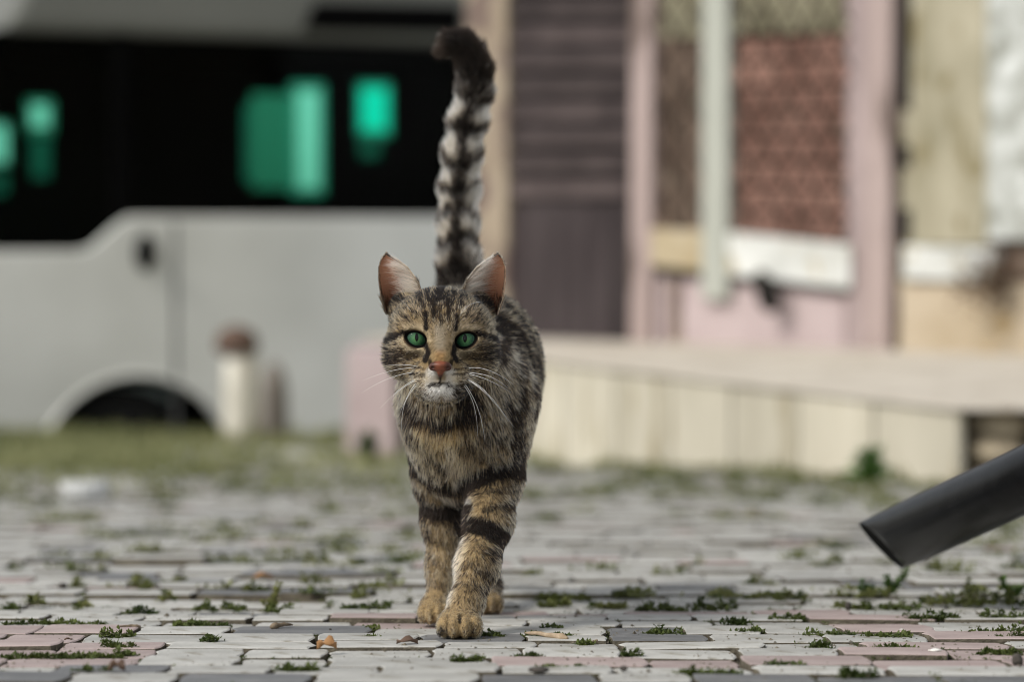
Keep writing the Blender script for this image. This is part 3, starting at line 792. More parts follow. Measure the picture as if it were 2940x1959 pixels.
# ------------------------------------------------------------------ weeds, twigs, leaves, litter
def weed(name, px, py, stems, label, hpx, seed, mat='weed', leaf=.006):
    r = random.Random(seed); b = G(px, py, -0.003); s = b[1] / F_PX
    o = empty(name, tuple(b)); tag(o, label, 'weed')
    st, lf = MB(), MB()
    for dx, h in stems:
        e = b + np.array([dx * s, r.uniform(-.006, .006), h * s]); m_ = b + np.array([dx * s * .35, 0, h * s * .55])
        pts = [b + np.array([dx * s * .1, 0, 0]), m_, e]
        st.tube(pts, [.0012, .001, .0006], 5)
        for k in range(int(16 + h * .25)):
            t = r.uniform(.15, 1); q = (1 - t) ** 2 * pts[0] + 2 * t * (1 - t) * m_ + t * t * e
            leafy(lf, q, 2, (.002, .002), .0015, leaf * r.uniform(.5, 1), r)
    st.build('stem', M[mat], o); lf.build('foliage', M[mat], o)
weed('weed', 2560, 1706, [(-14, 55), (-12, 40), (52, 78), (46, 50), (20, 22), (-50, 20)], 'small forked green weed sprouting under the mouth of the black pipe', 90, 1)
weed('weed', 2500, 1706, [(-26, 40), (10, 20), (-40, 22)], 'low curled weed left of the forked weed below the pipe', 50, 2)
weed('weed', 2905, 1722, [(-30, 66), (-20, 45), (24, 42), (36, 34), (44, 44), (0, 36)], 'leafy green weed on the moss at the right edge, below the pipe', 80, 3)
weed('weed', 2790, 1718, [(-20, 36), (-5, 60), (10, 30)], 'thin pale seedling stalk standing under the slanting pipe', 100, 4, mat='moss_far', leaf=.004)
weed('weed', 2496, 1392, [(-30, 60), (-10, 95), (10, 100), (30, 70), (0, 80), (-60, 30), (50, 40), (20, 95), (-15, 85)], 'bushy green weed at the foot of the cream terrace', 90, 5, mat='weed_bright', leaf=.024)
weed('weed', 780, 1748, [(10, 60), (22, 80), (-10, 30), (-30, 22)], 'blurred upright grass sprig left of the cat among moss', 100, 6, mat='moss_far', leaf=.005)
weed('weed', 1058, 1322, [(-20, 60), (0, 80), (20, 60), (10, 70), (-10, 70), (-30, 40)], 'dark green tuft in front of the pink terrace pier', 80, 8, leaf=.028)

def twig(px0, py0, px1, py1, rpx, label, seed, knob=True, mat='drywood'):
    r = random.Random(seed); a, b = G(px0, py0), G(px1, py1)
    s = a[1] / F_PX; rr = rpx * s
    a[2] += rr * 1.0; b[2] += rr * 0.9
    pts, rad = [], []
    for k in range(9):
        t = k / 8
        pts.append(a * (1 - t) + b * t + np.array([0, r.uniform(-1, 1) * rr * .5, math.sin(t * 3.1) * rr * r.uniform(.1, .6)]))
        rad.append(rr * (0.55 + 0.45 * t if knob else .8) * r.uniform(.85, 1.1) * (1.35 if knob and k in (6, 7) else 1) * (.5 if k in (0, 8) else 1))
    mb = MB(); mb.tube(pts, rad, 9)
    o = mb.build('twig', M[mat], None, smooth=True); tag(o, label, 'twig')
M['paletwig'] = mat_noise('pale_twig', (0.22, 0.16, 0.10), (0.44, 0.35, 0.25), scale=120, rough=0.85, bump=0.4, fine=300, bdist=0.001)
twig(1508, 1831, 1630, 1846, 9, 'pale bony twig lying on the paving beside the front paw', 1, mat='paletwig')
twig(328, 1812, 398, 1810, 6, 'short brown twig by the pink pavers, tapering at one end', 2)
twig(838, 1806, 774, 1812, 7.5, 'dark knobbly twig on the pavers behind the crumpled orange brown leaf', 3)
twig(1700, 1852, 1716, 1850, 4, 'tiny dark twig stub on the pavers near the pale twig', 4)

def leaf_scrap(px, py, w, label, seed, mat='orangeleaf', lift=8, name='dry_leaf', cat='leaf'):
    r = random.Random(seed); b = G(px, py, 0.001); s = b[1] / F_PX * w
    n = 7; vs_ = []; fs_ = []
    for i in range(n):
        for j in range(n):
            u, v = i / (n - 1) * 2 - 1, j / (n - 1) * 2 - 1
            wd = math.sqrt(max(0, 1 - u * u)) * (.8 + .3 * math.sin(3 * u + seed))
            z = (.18 * v * v + .16 * math.sin(3.2 * u + seed) * v + .12 * math.cos(2.5 * u) + .16) * s * lift / 10
            vs_.append(b + np.array([u * s * .5 + v * wd * s * .08, v * wd * s * .35, max(z, .0003)]))
    for i in range(n - 1):
        for j in range(n - 1):
            fs_.append((i * n + j, i * n + j + 1, (i + 1) * n + j + 1, (i + 1) * n + j))
    mb = MB(); mb.add(vs_, fs_)
    o = mb.build(name, M[mat], None, smooth=True); md = o.modifiers.new('thickness', 'SOLIDIFY'); md.thickness = 0.0006
    tag(o, label, cat)
leaf_scrap(936, 1878, 58, 'crumpled orange brown dead leaf on the pale pavers left of the paw', 1, lift=12)
leaf_scrap(1168, 1860, 62, 'brown dead leaf scrap just left of the leading front paw', 2, 'dryleaf', 6)
leaf_scrap(752, 1668, 60, 'blurred orange leaf on the paving behind the twigs', 3, lift=5)
leaf_scrap(190, 1848, 22, 'tiny dark leaf curl on the pink pavers', 4, 'dryleaf', 6)
leaf_scrap(330, 1942, 50, 'dark curled leaf at the near edge beside the pink pavers', 6, 'dryleaf', 14)
M['petal'] = mat_plain('white_petal', (0.75, 0.74, 0.68), 0.7)
leaf_scrap(2590, 1821, 30, 'smaller white petal, on the farther pink paver', 7, 'petal', 2, 'petal', 'petal')
leaf_scrap(2690, 1880, 42, 'larger white petal, on the nearer pink paver', 8, 'petal', 2, 'petal', 'petal')
def pebble(px, py, w, h, label, seed, mat='stump'):
    b = G(px, py); s = b[1] / F_PX; mb = MB()
    blob(mb, b + np.array([0, 0, h * s * .42]), (w * s * .5, w * s * .5, h * s * .5), seed)
    tag(mb.build('pebble', M[mat], None, smooth=True), label, 'pebble')
M['darkstone'] = mat_noise('dark_pebble', (0.03, 0.026, 0.022), (0.08, 0.07, 0.06), scale=200, rough=0.9, bump=0.3)
pebble(2438, 1755, 18, 26, 'dark upright pebble at the back edge of the pink pavers', 1, 'darkstone')
pebble(176, 1697, 28, 22, 'blurred black pebble on the grey paving at the far left', 2, 'darkstone')
pebble(512, 1672, 40, 16, 'blurred flat dark pebble on the pale paving left of the orange leaf', 3, 'darkstone')
pebble(946, 1815, 9, 6, 'tiny dark pebble just right of the dark knobbly twig', 4, 'darkstone')
pebble(1545, 1938, 60, 20, 'dark flat clod at the near edge right of the cat', 5, 'darkstone')
pebble(1792, 1932, 26, 16, 'round dark clod at the near edge of the pavers', 6, 'darkstone')
pebble(2928, 1915, 34, 36, 'dark clod in the near corner by the pink pavers', 7, 'darkstone')
M['paper'] = mat_noise('paper_white', (0.36, 0.365, 0.355), (0.44, 0.445, 0.435), scale=40, rough=0.8, bump=0.3)
def litter():
    mb = MB(); b = G(240, 1445)
    blob(mb, b + np.array([0, 0, .018]), (.040, .03, .020), 9, 12, 9, .5)
    tag(mb.build('paper_ball', M['paper'], None), 'crumpled white paper ball on the blurred paving', 'litter')
litter()

# ------------------------------------------------------------------ the cat
H_RES = 0.0017
def smin(a, b, k):
    h = np.clip(0.5 + 0.5 * (b - a) / k, 0, 1)
    return b * (1 - h) + a * h - k * h * (1 - h)
def d_ell(p, c, r, R=None):
    q = p - np.asarray(c)
    if R is not None: q = q @ R
    r = np.asarray(r, float)
    k0 = np.sqrt(((q / r) ** 2).sum(-1)); k1 = np.sqrt(((q / (r * r)) ** 2).sum(-1))
    return k0 * (k0 - 1) / np.maximum(k1, 1e-9)
def d_cone(p, a, b, ra, rb):
    a, b = np.asarray(a), np.asarray(b); ab = b - a
    t = np.clip(((p - a) @ ab) / (ab @ ab), 0, 1)
    return np.sqrt(((p - a - t[..., None] * ab) ** 2).sum(-1)) - (ra + (rb - ra) * t)

PR = []      # (group, kind, data, blend, bbox)
def ell(g, c, r, k=0.012):
    c = np.asarray(c); m = max(r); PR.append((g, 'e', (c, r), k, (c - m, c + m)))
def cone(g, a, b, ra, rb, k=0.012):
    a, b = np.asarray(a), np.asarray(b); m = max(ra, rb)
    PR.append((g, 'c', (a, b, ra, rb), k, (np.minimum(a, b) - m, np.maximum(a, b) + m)))
def chain(g, pts, k=0.012):
    for (a, ra), (b, rb) in zip(pts[:-1], pts[1:]): cone(g, a, b, ra, rb, k)
def d_prim(p, pr):
    return d_ell(p, *pr[2]) if pr[1] == 'e' else d_cone(p, *pr[2])

HX = 1267.0                      # photo column of the head's middle
# head
ell('head', P(HX, 953, 2.135), (.0375, .042, .0335), .010)
for sx in (-1, 1):
    ell('head', P(HX + sx * 88, 1018, 2.128), (.019, .024, .020), .012)      # cheeks
    ell('head', P(HX + sx * 60, 925, 2.118), (.019, .022, .014), .010)       # brows
    ell('muzzle', P(HX - 1 + sx * 31, 1080, 2.088), (.0125, .0125, .0105), .006)   # whisker pads
    ell('head', P(HX + sx * 100, 892, 2.158), (.013, .014, .014), .012)      # ear roots
ell('head', P(HX, 1085, 2.108), (.024, .024, .020), .010)
cone('bridge', P(HX, 930, 2.108), P(HX - 2, 1040, 2.078), .0145, .0095, .009)
ell('muzzle', P(HX - 2, 1114, 2.0875), (.0135, .012, .0090), .006)           # chin
# neck, trunk
cone('neck', Q(1020, 810, 2.165), Q(1066, 900, 2.235), .034, .049, .02)
ell('neck', Q(1030, 960, 2.185), (.034, .028, .030), .02)
ell('chest', Q(1072, 985, 2.225), (.044, .056, .060), .02)
ell('trunk', Q(1110, 852, 2.33), (.0475, .095, .064), .02)
ell('trunk', Q(1106, 850, 2.43), (.045, .085, .060), .02)
ell('trunk', Q(1062, 822, 2.50), (.044, .062, .062), .02)
# front legs
chain('leg', [(Q(1150, 920, 2.225), .030), (Q(1134, 1100, 2.20), .0205), (Q(1122, 1200, 2.165), .0165), (Q(1096, 1300, 2.13), .0142), (Q(1072, 1385, 2.107), .0118)], .012)
chain('leg', [(Q(1000, 930, 2.245), .030), (Q(1008, 1100, 2.245), .0185), (Q(1014, 1200, 2.24), .0138), (Q(1016, 1300, 2.24), .0108), (Q(1006, 1385, 2.238), .0098)], .012)
def paw(c, w, l, h, yaw=0.0):
    c = np.asarray(c)
    ell('paw', c, (w, l, h), .005)
    for k, (tx, ty) in enumerate(((-.78, -.62), (-.28, -.86), (.28, -.86), (.78, -.62))):
        ell('paw', c + np.array([tx * w * .92, ty * l * .92, -.12 * h]), (w * .34, l * .44, h * .80), .0010)
pawF = G(1056 * 1.25, 1829); paw((Q(1056, 1432, 2.085)[0], 2.088, gz(2.085) + .0105), .0158, .021, .0100)
paw((Q(998, 1405, 2.22)[0], 2.222, gz(2.22) + .0098), .0122, .019, .0094)
cone('leg', Q(1072, 1385, 2.107), (Q(1058, 1430, 2.095)[0], 2.097, gz(2.09) + .013), .0118, .0125, .006)
cone('leg', Q(1006, 1385, 2.238), (Q(998, 1410, 2.228)[0], 2.230, gz(2.22) + .012), .0098, .010, .006)
# hind legs
chain('leg', [(Q(1112, 850, 2.50), .040), (Q(1122, 1040, 2.42), .026), (Q(1114, 1235, 2.50), .0125), (Q(1116, 1350, 2.37), .0105), (Q(1118, 1392, 2.335), .0105)], .012)
paw((Q(1121, 1392, 2.325)[0], 2.325, gz(2.325) + .0095), .0120, .019, .0092)
chain('leg', [(Q(1025, 850, 2.52), .040), (Q(1030, 1030, 2.46), .026), (Q(1040, 1190, 2.62), .0125), (Q(1042, 1300, 2.60), .0105), (Q(1042, 1345, 2.575), .0105)], .012)
paw((Q(1042, 1345, 2.56)[0], 2.56, gz(2.56) + .0095), .0120, .019, .0092)
# tail
TAIL = [(1056, 660, .0150), (1054, 600, .0138), (1052, 520, .0125), (1055, 440, .0120), (1061, 360, .0116), (1073, 285, .0112), (1089, 215, .0105), (1091, 165, .0100), (1082, 128, .0085), (1062, 104, .0074), (1040, 100, .0052), (1025, 108, .0026)]
TP = [(Q(x, y, 2.545 + 0.01 * min(1, i / 3)), r + .0026) for i, (x, y, r) in enumerate(TAIL)]
chain('tail', TP, .008)

EYES = [(P(1196.5, 972, 2.1080), 1), (P(1337, 975, 2.1080), -1)]
EYE_R = 0.0105
ALM_A, ALM_B, ALM_T = .0071, .0049, -0.33
for _c, _s in EYES: ell('head', _c + np.array([-_s * .0012, .0006, 0]), (.0133, .0130, .0130), .007)     # lids

def surface_nets(F, origin, h):
    nx, ny, nz = F.shape
    ins = F < 0
    cell_id = {}
    lins, pts = [], []
    quads = []
    sy, sz = (nx, ny, nz)[1:], None
    def lidx(i, j, k): return (i * ny + j) * nz + k
    for ax in range(3):
        a = [slice(None)] * 3; b = [slice(None)] * 3
        a[ax] = slice(0, -1); b[ax] = slice(1, None)
        cr = ins[tuple(a)] != ins[tuple(b)]
        I = np.array(np.nonzero(cr)).T
        o1, o2 = [x for x in range(3) if x != ax]
        I = I[(I[:, o1] > 0) & (I[:, o2] > 0)]
        I2 = I.copy(); I2[:, ax] += 1
        fa = F[I[:, 0], I[:, 1], I[:, 2]]; fb = F[I2[:, 0], I2[:, 1], I2[:, 2]]
        t = fa / (fa - fb)
        pt = I.astype(float); pt[:, ax] += t
        cs = []
        for d1, d2 in ((1, 1), (0, 1), (0, 0), (1, 0)):
            c = I.copy(); c[:, o1] -= d1; c[:, o2] -= d2
            cs.append(lidx(c[:, 0], c[:, 1], c[:, 2]))
            lins.append(cs[-1]); pts.append(pt)
        q = np.stack(cs, 1)
        flip = fa < 0
        if ax == 1: flip = ~flip
        q[~flip] = q[~flip][:, ::-1]
        quads.append(q)
    L = np.concatenate(lins); PT = np.concatenate(pts)
    uq, inv = np.unique(L, return_inverse=True)
    cnt = np.bincount(inv)
    V = np.stack([np.bincount(inv, PT[:, d]) / cnt for d in range(3)], 1)
    Qd = np.searchsorted(uq, np.concatenate(quads))
    return V * h + origin, Qd

def build_body_field():
    lo = np.min([p[4][0] for p in PR], 0) - .008; hi = np.max([p[4][1] for p in PR], 0) + .008
    n = np.ceil((hi - lo) / H_RES).astype(int) + 1
    Fd = np.full(n, 0.05, np.float32)
    ax = [lo[d] + H_RES * np.arange(n[d]) for d in range(3)]
    def sub(l, u, fn):
        i0 = np.maximum(0, np.floor((l - lo) / H_RES).astype(int)); i1 = np.minimum(n, np.ceil((u - lo) / H_RES).astype(int) + 1)
        g = np.stack(np.meshgrid(*[ax[d][i0[d]:i1[d]] for d in range(3)], indexing='ij'), -1)
        sl = tuple(slice(i0[d], i1[d]) for d in range(3))
        Fd[sl] = fn(g, Fd[sl])
    for pr in PR:
        m = pr[3] * 1.2 + .004
        sub(pr[4][0] - m, pr[4][1] + m, lambda g, f: smin(f, np.minimum(d_prim(g, pr), 0.05), pr[3]).astype(np.float32))
    for c, s in EYES:                                  # eye openings
        ca, sa = math.cos(ALM_T), math.sin(ALM_T)
        Rm = np.array([[ca * s, 0, -sa * s], [0, 1, 0], [sa, 0, ca]])
        sub(c - .02, c + .015, lambda g, f: -smin(-f, d_ell(g, c + np.array([0, -.012, 0]), (ALM_A * 1.30, .0165, ALM_B * 1.32), Rm), .0016).astype(np.float32))
    return Fd, lo

FD, LO = build_body_field()
BV, BQ = surface_nets(FD, LO, H_RES)
del FD
def tri_normals(V, T):
    return np.cross(V[T[:, 1]] - V[T[:, 0]], V[T[:, 2]] - V[T[:, 0]])
BT = np.concatenate([BQ[:, [0, 1, 2]], BQ[:, [0, 2, 3]]])
_vol = (BV[BT[:, 0]] * np.cross(BV[BT[:, 1]], BV[BT[:, 2]])).sum()
if _vol < 0:
    BQ = BQ[:, ::-1]; BT = BT[:, ::-1]

# ---------- ears: curved shells, in photo pixels mirrored about the head's middle
EAR_IN = [(1214, 846, 2.142), (1198, 804, 2.143), (1172, 770, 2.146), (1140, 746, 2.150), (1113, 733, 2.154)]
EAR_OUT = [(1108, 905, 2.150), (1092, 856, 2.151), (1086, 806, 2.153), (1086, 768, 2.155), (1095, 742, 2.156), (1107, 732, 2.156)]
def polyat(pl, t):
    pl = np.asarray(pl, float); s = np.r_[0, np.cumsum(np.linalg.norm(np.diff(pl[:, :2], axis=0), axis=1))]; s /= s[-1]
    return np.stack([np.interp(t, s, pl[:, d]) for d in range(3)], -1)
def ear_surface(side, U, Vv, thick=0.0):
    """u -1 inner edge .. 1 outer edge, v 0 base .. 1 tip"""
    a = polyat(EAR_IN, Vv); b = polyat(EAR_OUT, Vv)
    uu = np.sin(U * math.pi / 2 * .96)
    mid = (a + b) / 2; half = (b - a) / 2
    q = mid + half * uu[:, None]
    dep = 0.021 * (1 - Vv) ** 0.75 * np.cos(U * math.pi / 2) ** 0.9
    q[:, 2] += dep + thick * (0.15 + np.cos(U * math.pi / 2))
    q[:, 1] += 0
    x = q[:, 0]
    if side > 0: x = 2 * 1269.0 - x
    out = np.stack([P(px, py, Y) for px, py, Y in zip(x, q[:, 1], q[:, 2])])
    return out
def ear_mesh(side):
    NU, NV = 25, 21
    U, Vv = np.meshgrid(np.linspace(-1, 1, NU), np.linspace(0, 1, NV), indexing='ij')
    inner = ear_surface(side, U.ravel(), Vv.ravel()); outer = ear_surface(side, U.ravel(), Vv.ravel(), .0016)
    # round the outline: push the outer sheet slightly outward at the edges
    idx = np.arange(NU * NV).reshape(NU, NV)
    q = np.stack([idx[:-1, :-1], idx[1:, :-1], idx[1:, 1:], idx[:-1, 1:]], -1).reshape(-1, 4)
    n = NU * NV
    fs_ = [q, q[:, ::-1] + n]
    for e in (idx[0, :], idx[-1, :]):
        fs_.append(np.stack([e[:-1], e[1:], e[1:] + n, e[:-1] + n], -1))
    return np.concatenate([inner, outer]), np.concatenate(fs_), U.ravel(), Vv.ravel()

# ---------- eyelids: a skin cap on each eyeball with an almond opening
def almond(th, s):
    """opening outline (x,z) in metres; s=+1 viewer-left eye (inner corner to the right, lower)"""
    a, b = ALM_A, ALM_B
    x = a * np.cos(th); z = b * np.sin(th) * np.abs(np.sin(th)) ** .15
    z = np.where(z > 0, z * .92, z * 1.0) 
    ti = ALM_T
    X = x * math.cos(ti) - z * math.sin(ti); Z = x * math.sin(ti) + z * math.cos(ti)
    return X * s, Z
def lid_mesh(c, s):
    NT, NR = 56, 9
    th = np.linspace(0, 2 * math.pi, NT, endpoint=False)
    ax_, az = almond(th, s)
    vs_ = []
    for j in range(NR):
        t = j / (NR - 1)
        R = EYE_R + .0001 + .0034 * t ** .8
        f = .98 + 0.55 * t
        x, z = ax_ * f, az * f
        rr = np.hypot(x, z); lim = np.minimum(rr, R * .96); x, z = x / rr * lim, z / rr * lim
        y = -np.sqrt(np.maximum(R * R - x * x - z * z, 0))
        vs_.append(c + np.stack([x, y, z], 1))
    V = np.concatenate(vs_); fs_ = []
    for j in range(NR - 1):
        for i in range(NT):
            fs_.append((j * NT + i, (j + 1) * NT + i, (j + 1) * NT + (i + 1) % NT, j * NT + (i + 1) % NT))
    tt = np.repeat(np.arange(NR) / (NR - 1), NT)
    return V, np.array(fs_), tt

# ---------- fur pattern with some shade painted in: strokes in photo pixels
def z1(*a): return [(1000 + x / 2.613, 680 + y / 2.613) for x, y in a]
def z6(*a): return [(950 + x / 2.353, 900 + y / 2.353) for x, y in a]
def z3(*a): return [(1050 + x / 2.01, 1100 + y / 2.01) for x, y in a]
C_TAN, C_OCH, C_CREAM, C_WHITE = lin(188, 162, 120), lin(178, 147, 100), lin(222, 202, 166), lin(244, 241, 234)
C_ORANGE, C_GREY, C_DARK, C_BLACK = lin(176, 122, 72), lin(168, 158, 140), lin(30, 23, 18), lin(14, 12, 10)
C_BROWN = lin(122, 98, 70)
TINT = [  # colour, strength, width px, polyline
    (C_CREAM, .9, 15, z1((400, 765), (455, 835), (540, 855), (575, 885))), (C_CREAM, .9, 15, z1((965, 765), (930, 840), (860, 865), (825, 895))),
    (C_CREAM, .6, 8, z1((592, 715), (612, 780))), (C_CREAM, .6, 8, z1((793, 720), (777, 780))),
    (C_CREAM, .65, 13, z1((430, 685), (500, 670), (560, 690))), (C_CREAM, .65, 13, z1((820, 690), (890, 675), (960, 700))),
    (C_CREAM, .3, 14, z1((540, 560), (560, 640))), (C_CREAM, .3, 14, z1((850, 570), (835, 640))),
    (C_ORANGE, .6, 19, z1((690, 880), (690, 930))), (C_OCH, .45, 30, z1((610, 930), (770, 930))),
    (C_GREY, .7, 26, z1((690, 690), (690, 810))),
    (C_WHITE, .9, 22, z1((625, 1025), (600, 1060))), (C_WHITE, .9, 22, z1((760, 1025), (785, 1060))),
    (C_CREAM, .8, 30, z1((520, 1060), (580, 1090))), (C_CREAM, .8, 30, z1((870, 1060), (800, 1090))),
    (C_WHITE, .9, 34, z1((640, 1142), (690, 1150), (745, 1142))),
    (C_OCH, .7, 60, z6((600, 780), (760, 790), (880, 770))), (C_OCH, .6, 60, z6((700, 900), (900, 900))),
    (C_CREAM, .8, 26, z6((800, 900), (835, 1010), (850, 1120))), (C_CREAM, .5, 26, z6((920, 1000), (900, 1090))),
    (C_CREAM, .9, 22, z3((600, 660), (575, 760))), (C_CREAM, .95, 20, z3((590, 860), (545, 980), (500, 1130), (475, 1260))),
    (C_TAN, .6, 60, z3((440, 1390), (640, 1390))), (C_TAN, .6, 50, z3((360, 1300), (370, 1360))), (C_CREAM, .5, 24, z3((440, 640), (490, 680))),
    (C_TAN, .6, 30, z3((440, 860), (440, 1180))),
]
DARK = [  # strength, width px, polyline
    (.95, 22, z1((690, 370), (690, 450))), (.9, 9, z1((645, 440), (642, 620))), (.9, 9, z1((742, 440), (752, 620))),
    (1.0, 10, z1((580, 585), (584, 695))), (1.0, 10, z1((812, 590), (806, 695))), (.8, 8, z1((692, 540), (696, 665))),
    (.8, 11, z1((590, 390), (620, 520))), (.8, 11, z1((795, 400), (768, 520))), (.6, 14, z1((520, 420), (560, 520))), (.6, 14, z1((860, 430), (830, 520))),
    (1.0, 11, z1((445, 715), (365, 740), (268, 805))), (1.0, 11, z1((950, 722), (1040, 750), (1120, 790))),
    (1.0, 10, z1((572, 800), (602, 860), (575, 935))), (1.0, 10, z1((800, 810), (786, 880), (815, 935))),
    (.7, 17, z1((545, 880), (470, 890), (320, 925))), (.7, 18, z1((860, 890), (960, 900), (1090, 900))),
    (.55, 14, z1((400, 860), (310, 870))), (.6, 16, z1((980, 830), (1090, 850))),
    (.8, 4, z1((570, 990), (470, 975))), (.8, 4, z1((575, 1025), (470, 1020))), (.7, 4, z1((570, 1052), (500, 1050))),
    (.8, 4, z1((800, 1000), (900, 980))), (.8, 4, z1((790, 1035), (900, 1022))), (.7, 4, z1((800, 1060), (880, 1052))),
    (.9, 9, z1((608, 930), (612, 955))), (.9, 9, z1((775, 930), (770, 955))),
    (1.0, 8, z1((690, 1055), (690, 1105))), (.95, 6, z1((612, 1112), (690, 1104), (768, 1112))),
    (.85, 22, z1((1125, 560), (1135, 720), (1120, 900))), (.6, 16, z1((265, 560), (285, 680))),  # first stroke paints shade on the right side of the head into the coat
    (.8, 16, z1((290, 500), (400, 470))), (.85, 18, z1((960, 470), (1100, 520))),
    (.9, 20, z6((510, 600), (580, 690), (710, 745), (850, 715))), (.8, 48, z6((900, 540), (950, 620), (910, 690))),
    (.55, 18, z6((480, 680), (540, 800))), (.5, 16, z6((640, 940), (720, 990), (760, 1040))), (.45, 16, z6((880, 880), (1000, 950))),
    (.9, 15, z6((490, 920), (560, 1045), (650, 1120), (760, 1165), (860, 1195))), (.7, 9, z6((545, 1150), (610, 1250))),
    (1.0, 36, z6((600, 1315), (700, 1350), (800, 1345), (900, 1310))),
    (1.0, 34, z6((895, 1165), (1000, 1125), (1100, 1080), (1280, 1050))), (.75, 26, z6((1240, 640), (1275, 900), (1260, 1080))),  # last stroke darkens the line between shoulder and trunk
    (.8, 14, z3((690, 735), (770, 715), (900, 690))), (.6, 10, z3((600, 690), (580, 720))),
    (1.0, 38, z3((560, 815), (690, 835), (840, 910))), (.7, 14, z3((680, 990), (840, 955))), (.65, 15, z3((640, 1080), (720, 1120))), (.4, 12, z3((600, 1180), (720, 1200))),
    (.6, 10, z3((360, 860), (350, 900))), (.5, 12, z3((370, 990), (400, 1040))),
    (.9, 5, z3((543, 1340), (545, 1390))), (.7, 5, z3((470, 1390), (462, 1440))), (.7, 5, z3((620, 1390), (628, 1440))), (.9, 8, z3((432, 1410), (424, 1462))),  # these put the shade of the toe gaps into the coat
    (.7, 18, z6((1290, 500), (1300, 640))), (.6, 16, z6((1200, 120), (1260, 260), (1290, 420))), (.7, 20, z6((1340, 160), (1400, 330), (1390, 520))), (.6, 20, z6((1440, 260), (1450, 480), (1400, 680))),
    (.55, 8, z6((560, 1190), (700, 1230))), (.6, 8, z3((640, 640), (760, 620), (880, 600))), (.5, 7, z3((640, 930), (820, 1000))), (.5, 7, z3((560, 1060), (640, 1030))), (.45, 6, z3((520, 1160), (640, 1150))),
    (.6, 7, z3((330, 800), (360, 850))), (.5, 7, z3((380, 920), (470, 930))), (.6, 8, z6((1060, 1000), (1160, 960))), (.55, 10, z6((560, 860), (640, 900))), (.55, 9, z6((900, 830), (1020, 850))),
    (.7, 5, z1((664, 470), (668, 600))), (.7, 5, z1((722, 470), (722, 600))), (.6, 6, z1((480, 560), (520, 600))), (.6, 6, z1((900, 560), (870, 610))), (.55, 6, z1((420, 600), (470, 640))), (.55, 6, z1((980, 600), (930, 640))),
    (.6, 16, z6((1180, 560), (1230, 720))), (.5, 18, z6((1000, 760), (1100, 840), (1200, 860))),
]
def d_poly(x, y, pl):
    r = np.full(x.shape, 1e9)
    for (ax_, ay), (bx, by) in zip(pl[:-1], pl[1:]):
        dx, dy = bx - ax_, by - ay
        t = np.clip(((x - ax_) * dx + (y - ay) * dy) / (dx * dx + dy * dy), 0, 1)
        r = np.minimum(r, np.hypot(x - ax_ - t * dx, y - ay - t * dy))
    return r
GROUPS = ['head', 'muzzle', 'bridge', 'neck', 'chest', 'trunk', 'leg', 'paw', 'tail']
def group_weights(p):
    D = np.stack([np.min([d_prim(p, pr) for pr in PR if pr[0] == g], 0) for g in GROUPS], 1)
    D -= D.min(1, keepdims=True)
    W = np.exp(-D / .006)
    return W / W.sum(1, keepdims=True)
TPA = np.array([q for q, _ in TP]); TS = np.r_[0, np.cumsum(np.linalg.norm(np.diff(TPA, axis=0), axis=1))]
def tail_coord(p):
    best = np.full(len(p), 1e9); s = np.zeros(len(p)); tx = np.zeros((len(p), 3)); ctr = np.zeros((len(p), 3))
    for i in range(len(TPA) - 1):
        a, b = TPA[i], TPA[i + 1]; ab = b - a
        t = np.clip(((p - a) @ ab) / (ab @ ab), 0, 1); c = a + t[:, None] * ab
        d = np.linalg.norm(p - c, axis=1); m = d < best
        best[m] = d[m]; s[m] = TS[i] + t[m] * (TS[i + 1] - TS[i]); tx[m] = ab / np.linalg.norm(ab); ctr[m] = c[m]
    return s, tx, ctr
